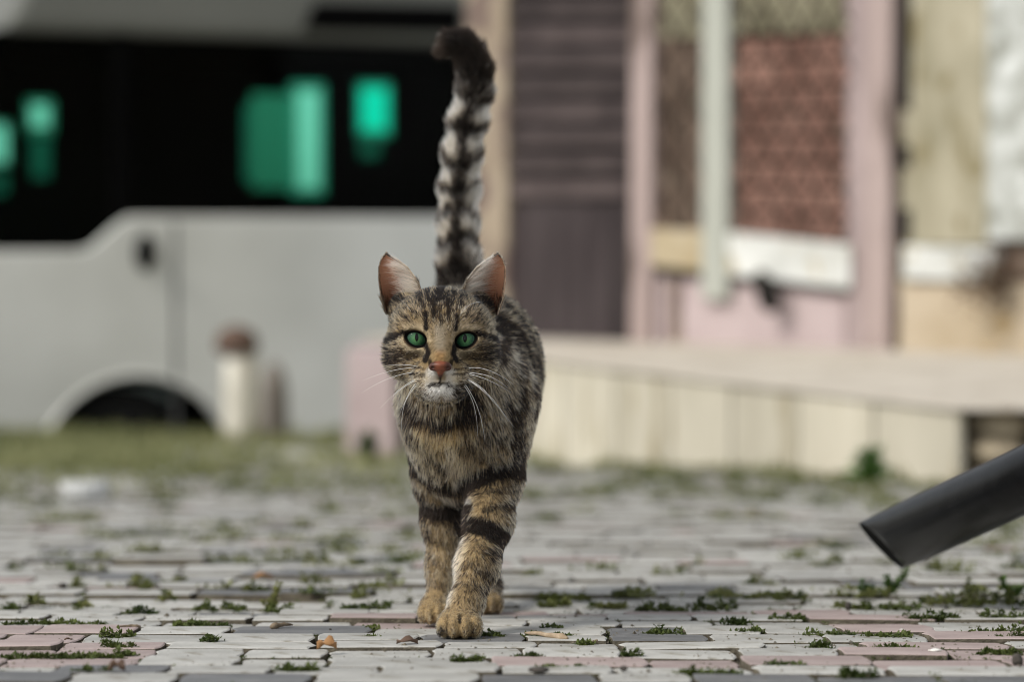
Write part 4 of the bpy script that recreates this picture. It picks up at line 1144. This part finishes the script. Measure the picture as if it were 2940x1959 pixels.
def pattern(p, W):
    """mean light colour and darkness (0..1) of the coat at points p"""
    x, y = proj(p)
    wob = (vnoise(p, 260, 1) - .5) * 9
    n = len(p)
    col = np.tile(np.array(C_TAN), (n, 1)); dk = .40 + .09 * W[:, 0] + .16 * W[:, 2] - .0 * W[:, 6] - .04 * W[:, 7]
    gi = {g: W[:, i] for i, g in enumerate(GROUPS)}
    front = np.clip((2.30 - p[:, 1]) / .05, 0, 1)
    body = gi['trunk'] + .4 * gi['chest'] + .5 * gi['neck']
    col = col * (1 - .35 * gi['trunk'][:, None]) + np.array(lin(190, 154, 110)) * .35 * gi['trunk'][:, None]
    for c, s, w, pl in TINT:
        a = s * np.clip(1.45 - (d_poly(x, y, pl) + wob) / (w * .75), 0, 1) * front
        col = col * (1 - a[:, None]) + np.array(c) * a[:, None]
        dk = dk * (1 - (.97 if c is C_WHITE else .62) * a)
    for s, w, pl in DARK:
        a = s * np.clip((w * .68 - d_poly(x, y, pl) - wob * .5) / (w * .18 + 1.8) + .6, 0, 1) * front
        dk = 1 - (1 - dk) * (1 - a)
    # mackerel stripes on the trunk and the upper hind legs
    wob2 = (vnoise(p, 45, 5) - .5) * 2.6 + (vnoise(p, 110, 6) - .5) * 1.6
    st = np.sin((p[:, 1] * 1.0 + (p[:, 2] - .2) * .18) * 250 + wob2 * 1.6)
    st = np.clip(st * 1.2 + .25, 0, 1)
    back = np.clip((p[:, 2] - .235) / .03, 0, 1)  # top of the back lightened in the coat colour, as lit by the sky
    dk = np.clip(dk + gi['trunk'] * (.75 * st * (1 - .5 * back)) + .08 * gi['trunk'] * (1 - back) - .15 * back * gi['trunk'], 0, 1)
    hl = gi['leg'] * np.clip((p[:, 1] - 2.30) / .05, 0, 1)
    dk = np.clip(dk + hl * .5 * np.clip(np.sin(p[:, 2] * 190 + wob2), 0, 1), 0, 1)
    # tail: dark ridge with dark rings, pale flanks, black tip
    s, tx, ctr = tail_coord(p)
    lat = (p[:, 0] - ctr[:, 0]) / .012
    ring = np.clip(np.sin(s * 235 + (vnoise(p, 60, 9) - .5) * 5.0) * 2.2 - .25 + (vnoise(p, 240, 19) - .5) * 1.4, 0, 1)
    ridge = np.clip(1.3 - np.abs(lat + .05) * 1.9 + (vnoise(p, 230, 12) - .5) * 1.8, 0, 1)
    tip = np.clip((s - .166) / .02 + (vnoise(p, 140, 3) - .5), 0, 1)
    td = np.clip(np.maximum(ridge * .9, ring * (1 - .25 * np.abs(lat))) + (vnoise(p, 150, 15) - .5) * .5 + np.clip(.045 - s, 0, .03) * 9, 0, 1); td = np.maximum(td, tip)
    tc = np.array(lin(206, 196, 178)); wt = gi['tail'][:, None]
    col = col * (1 - wt) + tc * wt; dk = dk * (1 - gi['tail']) + (.06 + .94 * td) * gi['tail']
    return col, np.clip(dk, 0, 1)

# ---------- assemble the body mesh
V_all, F_all, colr, mids = [BV], [BQ], [], [np.zeros(len(BQ), int)]
Wb = group_weights(BV)
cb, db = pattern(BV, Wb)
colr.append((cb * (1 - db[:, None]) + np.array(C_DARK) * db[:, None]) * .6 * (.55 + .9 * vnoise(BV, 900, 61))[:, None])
nv = len(BV)
EARS = {}
for side in (-1, 1):
    ev, ef, eu, evv = ear_mesh(side)
    EARS[side] = (ev, eu, evv)
    n = len(eu)
    # inside: flesh pink-orange, darker and browner towards the base; outside: coat
    pink = np.array(lin(212, 156, 124)); deep = np.array(lin(116, 70, 50)); pale = np.array(lin(196, 146, 112))
    k = np.clip(evv * 1.5 - .1, 0, 1)[:, None]; ci = deep * (1 - k) + pink * k
    e2 = np.clip((-eu - .2) * 1.1, 0, .7)[:, None]; ci = ci * (1 - e2) + pale * e2
    co = np.tile(np.array(lin(96, 78, 58)), (n, 1))
    V_all.append(ev); F_all.append(ef + nv); colr.append(np.concatenate([ci, co])); mids.append(np.ones(len(ef), int)); nv += len(ev)
LIDS = []
for c, s in EYES:
    lv, lf_, lt = lid_mesh(c, s)
    LIDS.append((lv, lf_, lt))
    k = np.clip((lt - .55) / .3, 0, 1)[:, None]
    V_all.append(lv); F_all.append(lf_ + nv); colr.append(np.array(C_BLACK) * .5 * (1 - k) + np.array(lin(120, 100, 78)) * .6 * k); mids.append(np.full(len(lf_), 0)); nv += len(lv)
CV, CF, CC, CM = np.concatenate(V_all), np.concatenate(F_all), np.concatenate(colr), np.concatenate(mids)
M['coat'] = mat_attr('coat_skin', rough=0.9, spec=0.1)
M['earskin'] = mat_attr('ear_skin', rough=0.6, trans=0.35)
catroot = empty('cat', (float(Q(1060, 1440, 2.2)[0]), 2.2, gz(2.2)))
tag(catroot, 'brown tabby cat with green eyes walking forward, tail raised', 'cat')
me = bpy.data.meshes.new('body')
me.from_pydata(CV.tolist(), [], CF.tolist()); me.update()
me.materials.append(M['coat']); me.materials.append(M['earskin'])
me.polygons.foreach_set('use_smooth', [True] * len(me.polygons)); me.polygons.foreach_set('material_index', CM.astype(np.int32))
at = me.color_attributes.new('Col', 'FLOAT_COLOR', 'POINT')
at.data.foreach_set('color', np.concatenate([CC, np.ones((len(CC), 1))], 1).astype(np.float32).ravel())
body = link('body', me, catroot)

# ---------- fur
def normals_at(V, Tn):
    N = np.zeros_like(V); tn = tri_normals(V, Tn)
    for k in range(3): np.add.at(N, Tn[:, k], tn)
    return N / (np.linalg.norm(N, axis=1, keepdims=True) + 1e-12)
def sample(V, Tn, dens, count):
    a = np.linalg.norm(tri_normals(V, Tn), axis=1) * dens[Tn].mean(1)
    i = rng.choice(len(Tn), count, p=a / a.sum())
    u, v = rng.random(count), rng.random(count); m = u + v > 1; u[m], v[m] = 1 - u[m], 1 - v[m]
    T_ = Tn[i]; w = np.stack([1 - u - v, u, v], 1)
    return T_, w
def unit(v): return v / (np.linalg.norm(v, axis=1, keepdims=True) + 1e-12)
HAIR = dict(pos=[], col=[], rad=[])
NP = 5
def grow(root, nrm, comb, length, lift, col, rad, curl=.25, jit=.16):
    n = len(root)
    tang = unit(comb - (comb * nrm).sum(1, keepdims=True) * nrm)
    tang = unit(tang + rng.normal(0, jit, (n, 3)))
    tang = unit(tang - (tang * nrm).sum(1, keepdims=True) * nrm)
    pts = np.zeros((n, NP, 3)); p = root - nrm * .0006
    pts[:, 0] = p
    for k in range(1, NP):
        t = k / (NP - 1)
        l = lift * (1 - curl * t * 1.4)
        d = unit(nrm * l[:, None] + tang * np.sqrt(np.maximum(1 - l * l, 0.05))[:, None])
        p = p + d * (length / (NP - 1))[:, None]
        pts[:, k] = p
    HAIR['pos'].append(pts); HAIR['col'].append(col); HAIR['rad'].append(rad)
def ticked(col, dk, n, root):
    """banded agouti hair: each hair is either a light or a dark one, the coat's darkness sets the odds"""
    mixn = rng.random(n) + vnoise(root, 520, 77) * .55
    r = np.empty(n); r[np.argsort(mixn)] = (np.arange(n) + .5) / n
    isd = r < np.clip(dk, 0, 1)
    lightv = rng.uniform(.72, 1.28, (n, 1)); darkv = rng.uniform(.5, 1.5, (n, 1))
    dcol = np.array(C_DARK) * (1 - .6 * np.clip(dk * 1.3 - .3, 0, 1))[:, None]
    return np.where(isd[:, None], dcol * darkv, col * lightv)
def fur_body(count, locks=False):
    Nn = normals_at(BV, BT)
    hw = Wb[:, [0, 1, 2]].sum(1); pw = Wb[:, 7]
    fr = np.clip((2.32 - BV[:, 1]) / .06, 0, 1)
    dens = 1.0 + 1.6 * hw + .9 * pw + .5 * fr + .3 * Wb[:, 8]
    nose = P(1264, 1056, 2.066)
    dens = np.where(np.linalg.norm(BV - nose, axis=1) < .0075, 0, dens)
    for c, s in EYES:
        q = BV - c; xx, zz = q[:, 0] * s, q[:, 2]
        ca, sa = math.cos(ALM_T), math.sin(ALM_T)
        e = np.hypot((xx * ca + zz * sa) / ALM_A, (-xx * sa + zz * ca) / ALM_B)
        dens = np.where((e < 1.36) & (q[:, 1] < .004), 0, dens)
    T_, w = sample(BV, BT, dens, count)
    root = (BV[T_] * w[:, :, None]).sum(1); nrm = unit((Nn[T_] * w[:, :, None]).sum(1)); W = (Wb[T_] * w[:, :, None]).sum(1)
    keep = np.ones(count, bool)
    root, nrm, W = root[keep], nrm[keep], W[keep]; n = len(root)
    gi = {g: W[:, i:i + 1] for i, g in enumerate(GROUPS)}
    nose_f = P(1265, 1050, 2.055)
    comb = unit(root - nose_f) * (gi['head'] + gi['bridge'] + gi['muzzle'])
    # whisker pads comb outwards, chin down
    xm = np.sign(root[:, :1] - nose_f[0])
    comb = comb + gi['muzzle'] * np.concatenate([xm * .9, .5 + 0 * xm, -.35 + 0 * xm], 1)
    comb = comb + gi['neck'] * np.array([0, .35, -1.0]) + gi['chest'] * np.array([0, .15, -1.0])
    comb = comb + gi['chest'] * np.concatenate([np.clip((root[:, :1] - Q(1060, 985, 2.2)[0]) / .05, -1, 1) * .45, 0 * xm, 0 * xm], 1)
    comb = comb + gi['trunk'] * np.array([0.05, .9, -.5]) + gi['leg'] * np.array([0, .1, -1.0]) + gi['paw'] * np.array([0, -.9, -.35])
    s, tx, ctr = tail_coord(root)
    comb = comb + gi['tail'] * tx
    comb = comb + .28 * np.stack([vnoise(root, 190, 31) - .5, vnoise(root, 190, 32) - .5, vnoise(root, 190, 33) - .5], 1) * (.6 + 2.4 * (gi['chest'] + gi['trunk'] + gi['neck']))
    LEN = np.array([.0054, .0038, .0026, .0095, .0095, .0098, .0054, .0034, .0100])
    LIFT = np.array([.34, .40, .30, .36, .36, .38, .34, .36, .50])
    length = W @ LEN; lift = W @ LIFT
    nd = np.linalg.norm(root - P(1264, 1040, 2.068), axis=1)
    length *= np.clip(.40 + (nd - .008) / .034, .40, 1) * (1 - gi['tail'][:, 0] * 0) 
    for c, s_ in EYES: length *= np.clip(.35 + (np.linalg.norm(root - c, axis=1) - EYE_R) / .02, .35, 1)
    # longer cheek ruff
    ck = np.clip((np.abs(root[:, 0] - nose_f[0]) - .026) / .014, 0, 1) * gi['head'][:, 0] * np.clip((nose_f[2] + .03 - root[:, 2]) / .03, 0, 1)
    length = length * (1 + .7 * ck) * rng.uniform(.65, 1.25, n)
    clump = vnoise(root, 320, 41)
    lift = np.clip(lift + (clump - .5) * .30 + rng.normal(0, .05, n), .08, .9)
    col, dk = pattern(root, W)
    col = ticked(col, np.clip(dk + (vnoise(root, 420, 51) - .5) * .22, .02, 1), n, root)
    rad = np.full(n, .000098) * np.where(rng.random(n) < .12, 1.7, rng.uniform(.7, 1.2, n)) * (1 + .25 * gi['trunk'][:, 0] + .2 * gi['tail'][:, 0])
    if locks:
        rad = rad * (1.75 + .35 * (gi['trunk'] + gi['chest'] + gi['neck'])[:, 0]); length = length * 1.12; lift = np.clip(lift + .04, .1, .9)
    grow(root, nrm, comb, length, lift, col, rad, jit=.13 if locks else .16)
def fur_ears():
    for side in (-1, 1):
        # back and rim
        n = 5200
        U = rng.uniform(-1, 1, n); Vv = rng.random(n) ** .8 * .99
        a = ear_surface(side, U, Vv, .0018); b = ear_surface(side, U, np.clip(Vv + .02, 0, 1), .0018)
        up = unit(b - a); root = a
        nrm = np.tile(np.array([0, 1.0, .1]), (n, 1)); nrm[:, 0] = -side * 0 + np.sin(U * 1.3) * (1 if side < 0 else -1) * -1.0
        nrm = unit(nrm)
        col = ticked(np.tile(np.array(C_TAN), (n, 1)), np.full(n, .45), n, root)
        grow(root, nrm, up, rng.uniform(.0018, .0038, n), np.full(n, .25), col, np.full(n, .00008))
        # pale fringe along the rim
        n = 1500
        U = np.where(rng.random(n) < .5, -1, 1) * rng.uniform(.965, 1, n); Vv = rng.random(n)
        a = ear_surface(side, U, Vv); b = ear_surface(side, U, np.clip(Vv + .02, 0, 1)); up = unit(b - a + 1e-9)
        outw = np.zeros((n, 3)); outw[:, 0] = np.sign(U) * (-1 if side < 0 else 1)
        dirn = unit(outw * .5 + np.array([0, -.35, .25]))
        tipdark = (Vv > .93)[:, None]
        col = np.where(tipdark, np.array(C_DARK), np.array(lin(214, 190, 156))) * rng.uniform(.7, 1.2, (n, 1))
        grow(a, dirn, up, rng.uniform(.0012, .0026, n), np.full(n, .45), col, np.full(n, .00007))
        # long pale hairs rooted along the inner edge, sweeping out across the ear
        n = 800
        U = rng.uniform(-.99, -.25, n); Vv = rng.random(n) ** 1.3 * .72
        a = ear_surface(side, U, Vv)
        sweep = np.zeros((n, 3)); sx = -1 if side < 0 else 1
        sweep[:, 0] = sx * rng.uniform(.7, 1.1, n); sweep[:, 2] = rng.uniform(.05, .75, n) * (1 - .3 * Vv); sweep[:, 1] = -.12
        nrm = np.tile(unit(np.array([[sx * .25, -1.0, .1]])), (n, 1))
        col = np.array(lin(226, 206, 180)) * rng.uniform(.7, 1.15, (n, 1))
        grow(a, nrm, sweep, rng.uniform(.007, .021, n) * (1 - .35 * Vv), rng.uniform(.2, .5, n), col, rng.uniform(.00008, .00022, n), curl=.6, jit=.13)
        # short fuzz on the inside skin
        n = 1500
        U = rng.uniform(-.95, .95, n); Vv = rng.uniform(.0, .96, n)
        a = ear_surface(side, U, Vv); b = ear_surface(side, U, np.clip(Vv + .02, 0, 1))
        col = np.array(lin(190, 140, 108)) * rng.uniform(.7, 1.15, (n, 1)) * np.clip(.45 + Vv, .45, 1)[:, None]
        grow(a, np.tile(np.array([[0, -1., 0]]), (n, 1)), b - a, rng.uniform(.001, .003, n), np.full(n, .3), col, np.full(n, .00006))
        # dark-tan tufts at the base of the ear
        n = 1500
        U = rng.uniform(-1, 1, n); Vv = rng.uniform(0, .22, n)
        a = ear_surface(side, U, Vv); up = np.tile(np.array([[sx * .35, -.25, 1.0]]), (n, 1))
        col = ticked(np.tile(np.array(lin(168, 140, 104)), (n, 1)), np.full(n, .6), n, a)
        grow(a, np.tile(np.array([[0, -1., 0]]), (n, 1)), up, rng.uniform(.004, .009, n), np.full(n, .35), col, np.full(n, .00009))
def fur_lids():
    for (lv, lf_, lt), (c, s) in zip(LIDS, EYES):
        T0 = np.concatenate([lf_[:, [0, 1, 2]], lf_[:, [0, 2, 3]]])
        T_, w = sample(lv, T0, np.where(lt > .6, 1.0, 0.0), 900)
        root = (lv[T_] * w[:, :, None]).sum(1); nrm = unit(root - c)
        W = np.zeros((len(root), len(GROUPS))); W[:, 0] = 1
        col, dk = pattern(root, W)
        t = (lt[T_] * w).sum(1); dk = np.clip(dk + np.clip(1 - (t - .6) / .12, 0, .8), 0, 1)
        grow(root, nrm, unit(root - P(1265, 1050, 2.055)), rng.uniform(.0012, .0024, len(root)), np.full(len(root), .25), ticked(col, dk, len(root), root), np.full(len(root), .00009))
fur_body(230000)
fur_body(110000, True)
fur_ears()
fur_lids()
def build_fur():
    pos = np.concatenate(HAIR['pos']); col = np.concatenate(HAIR['col']); rad = np.concatenate(HAIR['rad'])
    n = len(pos)
    hc = bpy.data.hair_curves.new('fur')
    hc.add_curves([NP] * n)
    hc.attributes['position'].data.foreach_set('vector', pos.astype(np.float32).ravel())
    ra = hc.attributes.get('radius') or hc.attributes.new('radius', 'FLOAT', 'POINT')
    prof = np.array([1.0, 1.0, .85, .55, .12])
    ra.data.foreach_set('value', (rad[:, None] * prof[None]).astype(np.float32).ravel())
    ca = hc.attributes.new('Col', 'FLOAT_COLOR', 'POINT')
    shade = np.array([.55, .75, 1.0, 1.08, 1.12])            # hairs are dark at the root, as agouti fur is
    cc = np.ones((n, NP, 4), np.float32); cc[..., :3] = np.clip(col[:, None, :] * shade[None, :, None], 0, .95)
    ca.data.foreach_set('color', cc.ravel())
    m = bpy.data.materials.new('fur'); m.use_nodes = True; nd, l = m.node_tree.nodes, m.node_tree.links
    nd.remove(nd['Principled BSDF'])
    h = nd.new('ShaderNodeBsdfHairPrincipled'); h.model = 'CHIANG'; h.parametrization = 'COLOR'
    a = nd.new('ShaderNodeAttribute'); a.attribute_name = 'Col'
    l.new(a.outputs['Color'], h.inputs['Color'])
    h.inputs['Roughness'].default_value = .55; h.inputs['Radial Roughness'].default_value = .7; h.inputs['IOR'].default_value = 1.22
    l.new(h.outputs[0], nd['Material Output'].inputs['Surface'])
    hc.materials.append(m)
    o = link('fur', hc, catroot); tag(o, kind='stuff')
build_fur()

# ---------- eyes
def mat_iris():
    m, n, l, b = mat_new('iris_green')
    tc = n.new('ShaderNodeTexCoord')
    sep = n.new('ShaderNodeSeparateXYZ'); l.new(tc.outputs['Object'], sep.inputs[0])
    # distance from the optical axis
    cx = n.new('ShaderNodeCombineXYZ'); l.new(sep.outputs[0], cx.inputs[0]); l.new(sep.outputs[2], cx.inputs[2])
    ln = n.new('ShaderNodeVectorMath'); ln.operation = 'LENGTH'; l.new(cx.outputs[0], ln.inputs[0])
    mr = n.new('ShaderNodeMapRange'); mr.inputs[1].default_value = 0; mr.inputs[2].default_value = .0082; l.new(ln.outputs['Value'], mr.inputs[0])
    nz = n.new('ShaderNodeTexNoise'); nz.inputs['Scale'].default_value = 900; nz.inputs['Detail'].default_value = 5; l.new(tc.outputs['Object'], nz.inputs['Vector'])
    ad = n.new('ShaderNodeMath'); ad.operation = 'MULTIPLY_ADD'; ad.inputs[1].default_value = .6; l.new(nz.outputs['Fac'], ad.inputs[0]); l.new(mr.outputs[0], ad.inputs[2])
    r = n.new('ShaderNodeValToRGB'); e = r.color_ramp.elements
    e[0].position = .18; e[0].color = L4(lin(88, 128, 66)); e[1].position = 1.18 if False else .98; e[1].color = L4(lin(28, 66, 46))
    k = e.new(.6); k.color = L4(lin(66, 112, 70))
    l.new(ad.outputs[0], r.inputs[0]); l.new(r.outputs[0], b.inputs['Base Color'])
    b.inputs['Roughness'].default_value = .5; b.inputs['Specular IOR Level'].default_value = .2
    return m
M['iris'] = mat_iris()
M['pupil'] = mat_plain('pupil', (.002, .002, .002), .4, .1)
M['sclera'] = mat_plain('eye_dark', (.01, .008, .007), .4, .3)
def mat_cornea():
    m, n, l, b = mat_new('cornea')
    t = n.new('ShaderNodeBsdfTransparent'); g = n.new('ShaderNodeBsdfGlossy'); g.inputs['Roughness'].default_value = .02
    fr = n.new('ShaderNodeFresnel'); fr.inputs[0].default_value = 1.24
    mx = n.new('ShaderNodeMixShader'); l.new(fr.outputs[0], mx.inputs[0]); l.new(t.outputs[0], mx.inputs[1]); l.new(g.outputs[0], mx.inputs[2])
    l.new(mx.outputs[0], n['Material Output'].inputs['Surface']); return m
M['cornea'] = mat_cornea()
def cap_mesh(R, rmax, outline=None, NT=40, NR=10):
    vs_, fs_ = [], []
    for j in range(NR + 1):
        t = j / NR
        for i in range(NT):
            th = 2 * math.pi * i / NT
            ox, oz = (rmax * math.cos(th), rmax * math.sin(th)) if outline is None else outline(th)
            x, z = ox * t, oz * t
            vs_.append((x, -math.sqrt(max(R * R - x * x - z * z, 1e-12)), z))
    for j in range(NR):
        for i in range(NT):
            fs_.append((j * NT + i, j * NT + (i + 1) % NT, (j + 1) * NT + (i + 1) % NT, (j + 1) * NT + i))
    return vs_, fs_
def local(name, vs_, fs_, mat, c, parent):
    me_ = bpy.data.meshes.new(name); me_.from_pydata(vs_, [], fs_); me_.update(); me_.materials.append(mat)
    me_.polygons.foreach_set('use_smooth', [True] * len(me_.polygons))
    o = bpy.data.objects.new(name, me_); COL.objects.link(o); o.parent = parent
    pl = Vector(parent.matrix_world.translation) if False else None
    return o
for c, s in EYES:
    vs_, fs_ = [], []
    NT, NR = 32, 16
    for j in range(NR + 1):
        ph = math.pi * j / NR
        for i in range(NT):
            th = 2 * math.pi * i / NT
            vs_.append((EYE_R * math.sin(ph) * math.cos(th), EYE_R * math.sin(ph) * math.sin(th), EYE_R * math.cos(ph)))
    fs_ = [(j * NT + i, (j + 1) * NT + i, (j + 1) * NT + (i + 1) % NT, j * NT + (i + 1) % NT) for j in range(NR) for i in range(NT)]
    eye = local('eye', vs_, fs_, M['sclera'], c, catroot)
    eye.location = Vector(c) - catroot.location
    vs_, fs_ = cap_mesh(EYE_R + .00012, .0079); local('iris', vs_, fs_, M['iris'], c, eye)
    wpu = .00140 if s > 0 else .00165
    vs_, fs_ = cap_mesh(EYE_R + .00024, 0, lambda th: (wpu * math.cos(th) + .0003 * s, .0031 * math.sin(th) * (.4 + .6 * abs(math.sin(th))) + .0012)); local('pupil', vs_, fs_, M['pupil'], c, eye)
    vs_, fs_ = cap_mesh(EYE_R + .00055, .0090); local('cornea', vs_, fs_, M['cornea'], c, eye)

# ---------- nose
def build_nose():
    c = P(1264, 1056, 2.0665); h = .0005
    n = np.array([52, 40, 44]); lo = c - n * h / 2
    g = np.stack(np.meshgrid(*[lo[d] + h * np.arange(n[d]) for d in range(3)], indexing='ij'), -1)
    f = d_ell(g, c + [0, .001, .0018], (.0066, .0046, .0030))
    for sx in (-1, 1): f = smin(f, d_ell(g, c + [sx * .0052, .0022, .0004], (.0032, .0036, .0030)), .002)
    f = smin(f, d_cone(g, c + [0, .0010, -.0005], c + [0, .0022, -.0060], .0036, .0016), .0025)
    for sx in (-1, 1):
        cut = d_cone(g, c + [sx * .0026, -.0040, -.0022], c + [sx * .0056, -.0012, -.0002], .0008, .0012)
        f = -smin(-f, cut, .0008)
    f = -smin(-f, d_cone(g, c + [0, -.0042, -.0015], c + [0, -.002, -.008], .0002, .0005), .0008)
    V, Qd = surface_nets(f.astype(np.float32), lo, h)
    T0 = np.concatenate([Qd[:, [0, 1, 2]], Qd[:, [0, 2, 3]]])
    if (V[T0[:, 0]] * np.cross(V[T0[:, 1]], V[T0[:, 2]])).sum() < 0: Qd = Qd[:, ::-1]
    x = np.abs(V[:, 0] - c[0]); z = V[:, 2] - c[2]
    dkn = np.clip((x - .0024) / .0026, 0, 1) * .85 + np.clip((-z - .0042) / .002, 0, 1); dkn = np.clip(dkn, 0, .95)
    nz_ = vnoise(V, 700, 3)[:, None]
    cc = (np.array(lin(112, 60, 38)) * (.8 + .4 * nz_)) * (1 - dkn[:, None]) + np.array(lin(52, 28, 20)) * dkn[:, None]
    me_ = bpy.data.meshes.new('nose'); me_.from_pydata(V.tolist(), [], Qd.tolist()); me_.update(); me_.materials.append(mat_attr('nose_leather', rough=.5, spec=.4))
    me_.polygons.foreach_set('use_smooth', [True] * len(me_.polygons))
    a_ = me_.color_attributes.new('Col', 'FLOAT_COLOR', 'POINT'); a_.data.foreach_set('color', np.concatenate([cc, np.ones((len(cc), 1))], 1).astype(np.float32).ravel())
    link('nose', me_, catroot)
build_nose()

# ---------- whiskers
M['whisker'] = mat_plain('whisker_white', (.85, .84, .80), .4, .4)
def build_whiskers():
    W_ = [((490, 985), (330, 985), (110, 1080)), ((480, 1020), (300, 1040), (105, 1170)), ((540, 1060), (400, 1100), (240, 1290)), ((530, 1068), (390, 1130), (310, 1230)),
          ((512, 1095), (390, 1230), (400, 1460)), ((525, 1100), (440, 1190), (385, 1330)), ((520, 975), (420, 950), (280, 968)),
          ((905, 985), (1050, 965), (1240, 1110)), ((915, 1025), (1070, 1020), (1200, 1140)), ((905, 1030), (1050, 1060), (1220, 1170)), ((885, 1070), (1080, 1160), (1200, 1390)),
          ((900, 1078), (1060, 1170), (1240, 1430)), ((850, 1100), (975, 1230), (968, 1500)), ((870, 1100), (1000, 1270), (1025, 1540)), ((895, 1070), (1040, 1130), (1095, 1265)),
          ((990, 488), (880, 495), (832, 605)), ((470, 560), (420, 480), (330, 430))]
    for a, m_, b in W_:
        (ax_, ay), (mx, my), (bx, by) = z1(a, m_, b)
        brow = a[1] < 700
        y0, y1, y2 = (2.100, 2.085, 2.085) if brow else (2.084, 2.078, 2.092)
        p0, p1, p2 = P(ax_, ay, y0), P(mx, my, y1), P(bx, by, y2)
        n = 14; pts = [(1 - t) ** 2 * p0 + 2 * t * (1 - t) * p1 + t * t * p2 for t in np.linspace(0, 1, n)]
        mb = MB(); mb.tube(pts, [.00016 * (1 - .8 * t) * (.6 if brow else 1) for t in np.linspace(0, 1, n)], 5)
        mb.build('whisker', M['whisker'], catroot, smooth=True)
build_whiskers()
